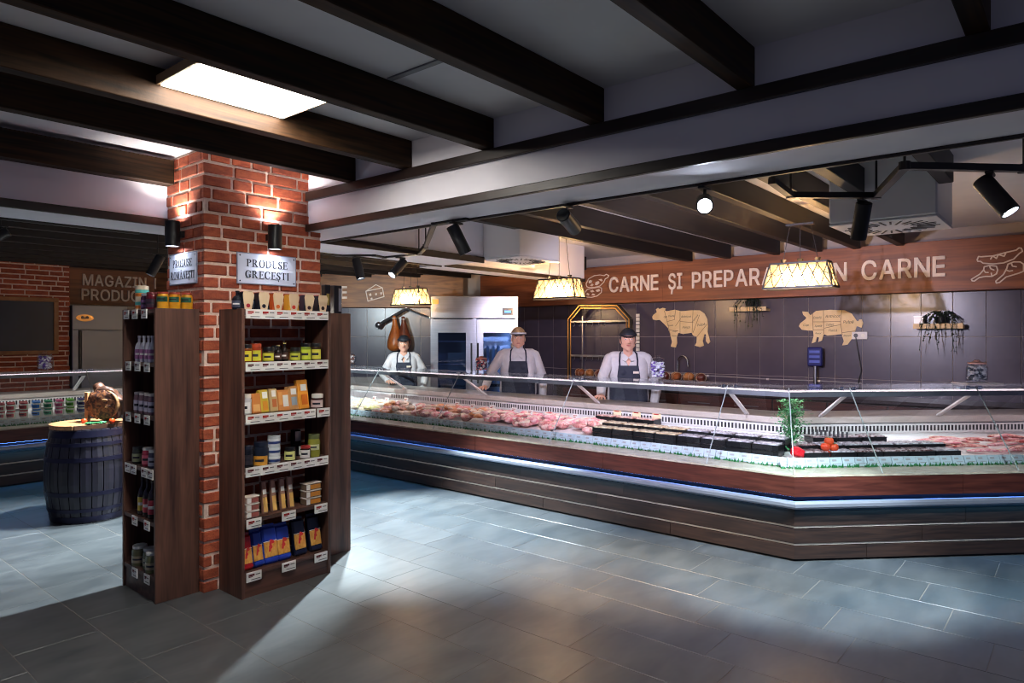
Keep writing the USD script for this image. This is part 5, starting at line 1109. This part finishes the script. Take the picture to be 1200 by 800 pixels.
# ================================================================ PEOPLE (local: facing -y, standing on z = 0)
def sph(p, r, s=None):
    m = m3.Manifold.sphere(r, 20)
    return (m.scale(s) if s else m).translate(tuple(map(float, p)))
def bone(p, q, a, b): return m3.Manifold.batch_hull([sph(p, a), sph(q, b)])
def fuse(ms, L=.02, it=8):
    m = m3.Manifold.batch_boolean(ms, m3.OpType.Add).refine_to_length(L).to_mesh()
    tm = trimesh.Trimesh(m.vert_properties[:, :3], m.tri_verts); trimesh.smoothing.filter_taubin(tm, iterations=it); return np.array(tm.vertices), np.array(tm.faces)
def hand(w, e, grip):
    """Palm, four fingers and thumb from the wrist w, pointing away from the elbow e."""
    w, e = np.array(w), np.array(e); d = w - e; d /= np.linalg.norm(d); out = []
    if grip == 'flat': d = np.array([d[0], d[1], 0]); d /= np.linalg.norm(d); up = np.array([0, 0, 1.0])
    else: up = np.array([0, -1.0, 0]) if abs(d[1]) < .8 else np.array([1.0, 0, 0])
    s = np.cross(d, up); s /= np.linalg.norm(s); n = np.cross(s, d)
    k0 = w + d * .085
    out.append(m3.Manifold.batch_hull([sph(w + d * .01, .024), sph(k0 + s * .032, .012), sph(k0 - s * .032, .012), sph(w + s * .022 + d * .03, .015), sph(w - s * .022 + d * .03, .015)]))
    for i, (o, L) in enumerate(((.033, .068), (.011, .078), (-.011, .072), (-.033, .056))):
        a = k0 + s * o; b = a + d * L * .5 + s * o * .25 - n * .006; c = b + d * L * .45 + s * o * .2 - n * (.016 if grip == 'flat' else .03)
        out += [bone(a, b, .0095, .0088), bone(b, c, .0088, .0075)]
    th = 1 if grip != 'left' else -1
    a = w + d * .03 + s * .024; b = a + d * .035 + s * .03 - n * .004; c = b + d * .03 + s * .008 - n * .008
    return out + [bone(a, b, .013, .010), bone(b, c, .010, .0085)]
def person(label, loc, rot, H, handR, handL, cap, hair, roll=False, build_=1.0):
    p = thing('person', label, 'person', loc, rot); k = H / 1.66; J = lambda x, y, z: np.array([x, y, z]) * k
    neck, head = J(0, .01, 1.40), J(0, -.012, 1.545); sh = .175 * build_
    S = {-1: J(-sh, .01, 1.345), 1: J(sh, .01, 1.345)}; E, Wr = {}, {}
    for s, (tx, ty, tz, gr) in ((-1, handR), (1, handL)):
        T = np.array([tx, ty, tz]); v = T - S[s]; L = np.linalg.norm(v); a, b = .285 * k, .25 * k
        if L > (a + b) * .985: T = S[s] + v / L * (a + b) * .985; v = T - S[s]; L = np.linalg.norm(v)
        ca = (a * a + L * L - b * b) / (2 * a * L); pole = np.array([s * .8, .6, -.3]); pole -= v * (pole @ v) / (L * L); pole /= np.linalg.norm(pole)
        E[s] = S[s] + v / L * a * ca + pole * a * math.sqrt(max(0, 1 - ca * ca)); Wr[s] = T
    torso = lambda g: [m3.Manifold.batch_hull([sph(J(x, y, z), r * k + g) for x, y, z, r in ((-.105 * build_, .0, 1.30, .085), (.105 * build_, .0, 1.30, .085), (-.09 * build_, .0, 1.12, .10), (.09 * build_, .0, 1.12, .10))]), m3.Manifold.batch_hull([sph(J(x, y, z), r * k + g) for x, y, z, r in ((-.09 * build_, .0, 1.12, .10), (.09 * build_, .0, 1.12, .10), (-.095 * build_, .005, .92, .105), (.095 * build_, .005, .92, .105))])]
    chest = lambda g: [sph(J(s * .06, -.052, 1.205), .062 * k + g) for s in (-1, 1)]
    arms = lambda g, fore=1: sum([[bone(S[s], E[s], .052 * k + g, .042 * k + g), bone(E[s], E[s] + (Wr[s] - E[s]) * fore, .044 * k + g, (.030 + .008 * (1 - fore)) * k + g)] for s in (-1, 1)], [])
    legs = lambda g: sum([[bone(J(s * .09, .0, .88), J(s * .1, -.01, .48), .088 * k + g, .06 * k + g), bone(J(s * .1, -.01, .48), J(s * .105, .01, .09), .058 * k + g, .04 * k + g)] for s in (-1, 1)], [])
    hd = [m3.Manifold.sphere(1, 32).scale(tuple(np.array([.075, .092, .105]) * k)).translate(tuple(head + J(0, 0, .015))), m3.Manifold.batch_hull([sph(head + J(0, -.045, -.085), .030 * k), sph(head + J(-.045, -.01, -.05), .03 * k), sph(head + J(.045, -.01, -.05), .03 * k), sph(head + J(0, -.055, -.03), .035 * k), sph(head + J(0, .0, 0), .06 * k)]),
          m3.Manifold.batch_hull([sph(head + J(0, -.088, .015), .009 * k), sph(head + J(0, -.108, -.022), .012 * k), sph(head + J(-.014, -.09, -.026), .009 * k), sph(head + J(.014, -.09, -.026), .009 * k)])]
    ears = [m3.Manifold.sphere(1, 14).scale(tuple(np.array([.010, .020, .032]) * k)).translate(tuple(head + J(s * .078, .012, -.005))) for s in (-1, 1)]
    body = torso(0) + chest(-.01) + arms(0) + legs(0) + [bone(neck - J(0, 0, .06), head - J(0, -.01, .05), .055 * k, .05 * k)] + [m3.Manifold.batch_hull([sph(J(s * .105, .02, .05), .04 * k), sph(J(s * .11, -.12, .035), .033 * k)]) for s in (-1, 1)]
    hands = hand(Wr[-1], E[-1], handR[3]) + hand(Wr[1], E[1], handL[3])
    V1 = fuse(body + hd + ears + hands, .012, 6)
    part(p, 'body', V1, SKIN, True)
    g = .014; shirt = fuse(torso(g) + chest(g - .012) + arms(g, .93) + [bone(J(-sh * .8, .01, 1.36), J(sh * .8, .01, 1.36), .055 * k + g, .055 * k + g)] + ([bone(neck - J(0, 0, .08), neck + J(0, -.0, .05), .066 * k, .060 * k)] if roll else [bone(neck - J(0, 0, .09), neck - J(0, -.01, .015), .075 * k, .064 * k)]), .02, 6)
    if not roll:                                  # open collar: cut a V at the throat
        mm = m3.Manifold(m3.Mesh(np.asarray(shirt[0], np.float32), np.asarray(shirt[1], np.uint32)))
        wedge = m3.Manifold.batch_hull([sph(J(0, -.16, 1.275), .006), sph(J(0, -.05, 1.29), .006), sph(J(-.05, -.16, 1.42), .02), sph(J(.05, -.16, 1.42), .02), sph(J(-.045, -.03, 1.43), .02), sph(J(.045, -.03, 1.43), .02)])
        r_ = (mm - wedge).to_mesh(); shirt = (r_.vert_properties[:, :3], r_.tri_verts)
        th = (m3.Manifold.batch_boolean(torso(.004) + [bone(neck - J(0, 0, .09), neck, .066 * k, .058 * k)], m3.OpType.Add) ^ wedge).to_mesh()
        if len(th.tri_verts): part(p, 'throat', (th.vert_properties[:, :3], th.tri_verts), SKIN, 50)
    st = part(p, 'shirt', shirt, SHIRT, 50)
    for s in (-1, 1):
        part(st, 'collar', tf(ext(Polygon([(0, 0), (.05 * s, .045), (.075 * s, .02), (.06 * s, -.035), (.03 * s, -.05)]), .006), rotx(90 - 28), J(0, -.098, 1.365)) if not roll else tf(ext(Polygon([(0, 0), (.06 * s, .04), (.085 * s, .01), (.05 * s, -.05)]), .006), rotx(90 - 24), J(0, -.105, 1.35)), SHIRT)
        c = Wr[s] + (E[s] - Wr[s]) * .10; part(st, 'cuff', tf(lathe([(.034, -.012), (.046, -.012), (.047, .03), (.034, .03)], 16), align(E[s] - Wr[s]), c), SHIRT, 40)
    ap = m3.Manifold.batch_boolean(torso(g + .010) + chest(g - .002) + [m3.Manifold.batch_hull([sph(J(-.12, -.03, .92), .11 * k), sph(J(.12, -.03, .92), .11 * k), sph(J(-.15, -.04, .42), .10 * k), sph(J(.15, -.04, .42), .10 * k)])], m3.OpType.Add)
    reg = m3.Manifold.batch_hull([m3.Manifold.cube((.21 * k, .4, .01), True).translate((0, -.2, 1.275 * k)), m3.Manifold.cube((.25 * k, .4, .01), True).translate((0, -.2, 1.12 * k))]) + m3.Manifold.cube((.40 * k, .4, .72 * k), True).translate((0, -.2, .76 * k))
    ap = (ap ^ reg).refine_to_length(.025).to_mesh(); apn = part(p, 'apron', (ap.vert_properties[:, :3], ap.tri_verts), APRON, 50)
    for s in (-1, 1): part(apn, 'strap', tube([J(s * .092, -.105, 1.26), J(s * .095, -.092, 1.33), J(s * .088, -.055, 1.405), J(s * .07, .01, 1.425), J(s * .03, .075, 1.40), J(0, .09, 1.38)], .010, 6), APRON, True)
    part(p, 'trousers', fuse(legs(.012) + [m3.Manifold.batch_hull([sph(J(-.09, .005, .9), .115 * k), sph(J(.09, .005, .9), .115 * k)])], .03, 4), TROUSER, True)
    for s in (-1, 1): part(p, 'shoe', fuse([m3.Manifold.batch_hull([sph(J(s * .105, .025, .045), .045 * k), sph(J(s * .11, -.13, .038), .038 * k), sph(J(s * .11, -.05, .06), .042 * k)])], .02, 3), BLACK, True)
    for s in (-1, 1):
        e = part(p, 'eye', tf(blob(.0125 * k, .008 * k, .007 * k, 1, 0, 2), None, head + J(s * .031, -.083, .012)), WHITE, True); part(e, 'iris', tf(blob(.0055 * k, .004 * k, .0055 * k, 1, 0, 2), None, head + J(s * .031, -.0895, .012)), INK, True)
        part(p, 'eyebrow', tube([head + J(s * .014, -.092, .030), head + J(s * .032, -.0905, .036), head + J(s * .050, -.078, .030)], [.003, .004, .002], 6), HAIR)
    part(p, 'mouth', tf(blob(.022 * k, .008 * k, .0065 * k, 2, .0, 2), None, head + J(0, -.0865, -.052)), LIP, True)
    hm = m3.Manifold.sphere(1, 28).scale(tuple(np.array([.083, .098, .112]) * k)).translate(tuple(head + J(0, .012, .018)))
    keep = m3.Manifold.cube((.4, .4, .4), True).translate(tuple(head + J(0, .2 - .02, .0))) + m3.Manifold.cube((.4, .4, .4), True).translate(tuple(head + J(0, 0, .2 + .062)))
    low = m3.Manifold.cube((.4, .4, .4), True).translate(tuple(head + J(0, 0, -.2 - .062)))
    hr = ((hm ^ keep) - low).refine_to_length(.02).to_mesh(); part(p, 'hair', (hr.vert_properties[:, :3], hr.tri_verts), hair, 50)
    cm = CAPM[cap]; cr = .088 * k
    dome_ = (m3.Manifold.sphere(1, 32).scale(tuple(np.array([.091, .106, .098 if cap != 'visor' else .108]) * k)).translate(tuple(head + J(0, .008, .040))) ^ m3.Manifold.cube((.5, .5, .3), True).translate(tuple(head + J(0, 0, .15 + .052)))).refine_to_length(.015).to_mesh()
    cp = part(p, 'cap', (dome_.vert_properties[:, :3], dome_.tri_verts), BLONDE if cap == 'visor' else cm, 50)
    brim = [(math.cos(a), math.sin(a)) for a in np.linspace(math.pi * 1.08, math.pi * 1.92, 14)]; out_ = [(x * .085 * k, y * (.158 if cap != 'flat' else .118) * k) for x, y in brim]; inn = [(x * .082 * k, y * .088 * k) for x, y in brim][::-1]
    part(cp, 'brim', tf(ext(Polygon(out_ + inn), .006), rotx(9 if cap != 'flat' else 16), head + J(0, -.0, .064)), cm)
    part(cp, 'band', tf(lathe([(.093, 0), (.0955, .002), (.094, .026), (.09, .028)], 28), np.diag([k, k * 1.14, k]), head + J(0, .008, .052)), cm, 40)
    if cap == 'visor': part(cp, 'headband', tf(lathe([(.0945, 0), (.099, .002), (.098, .018), (.093, .02)], 28), np.diag([k, k * 1.14, k]), head + J(0, .008, .058)), WHITEM, 40)
    return p, k, J
CAPM = {'peak': mat('black_cap', (18, 20, 30), None, .7), 'visor': mat('brown_visor', (52, 42, 44), None, .6), 'flat': MATS['black_cap']}
def name_badge(p, J, x, z): part(p, 'name_badge', tf(bx(-.03, .03, -.004, 0, -.012, .012, .001), rotx(-8), J(x, -.139, z)), M3((206, 190, 170)))

p, k, J = person('person in a white shirt, navy apron and peaked cap, before the hanging hams', (6.45, 7.42, 0), -43, 1.60, (-.20, -.30, .985, 'flat'), (.27, -.10, .86, 'hang'), 'peak', HAIR, False, .98); name_badge(p, J, .075, 1.22)
p, k, J = person('person in a white roll neck, navy apron and tan visor cap, before the refrigerator', (6.47, 5.33, 0), -50, 1.685, (-.40, -.36, .985, 'flat'), (.30, -.02, .85, 'hang'), 'visor', BLONDE, True, 1.12)
p, k, J = person('person in a white shirt, navy apron and flat dark cap, before the gold frame', (6.47, 3.79, 0), -56, 1.67, (-.30, -.36, .985, 'flat'), (.27, -.06, .88, 'hang'), 'flat', HAIR, False, 1.1); name_badge(p, J, .075, 1.21)
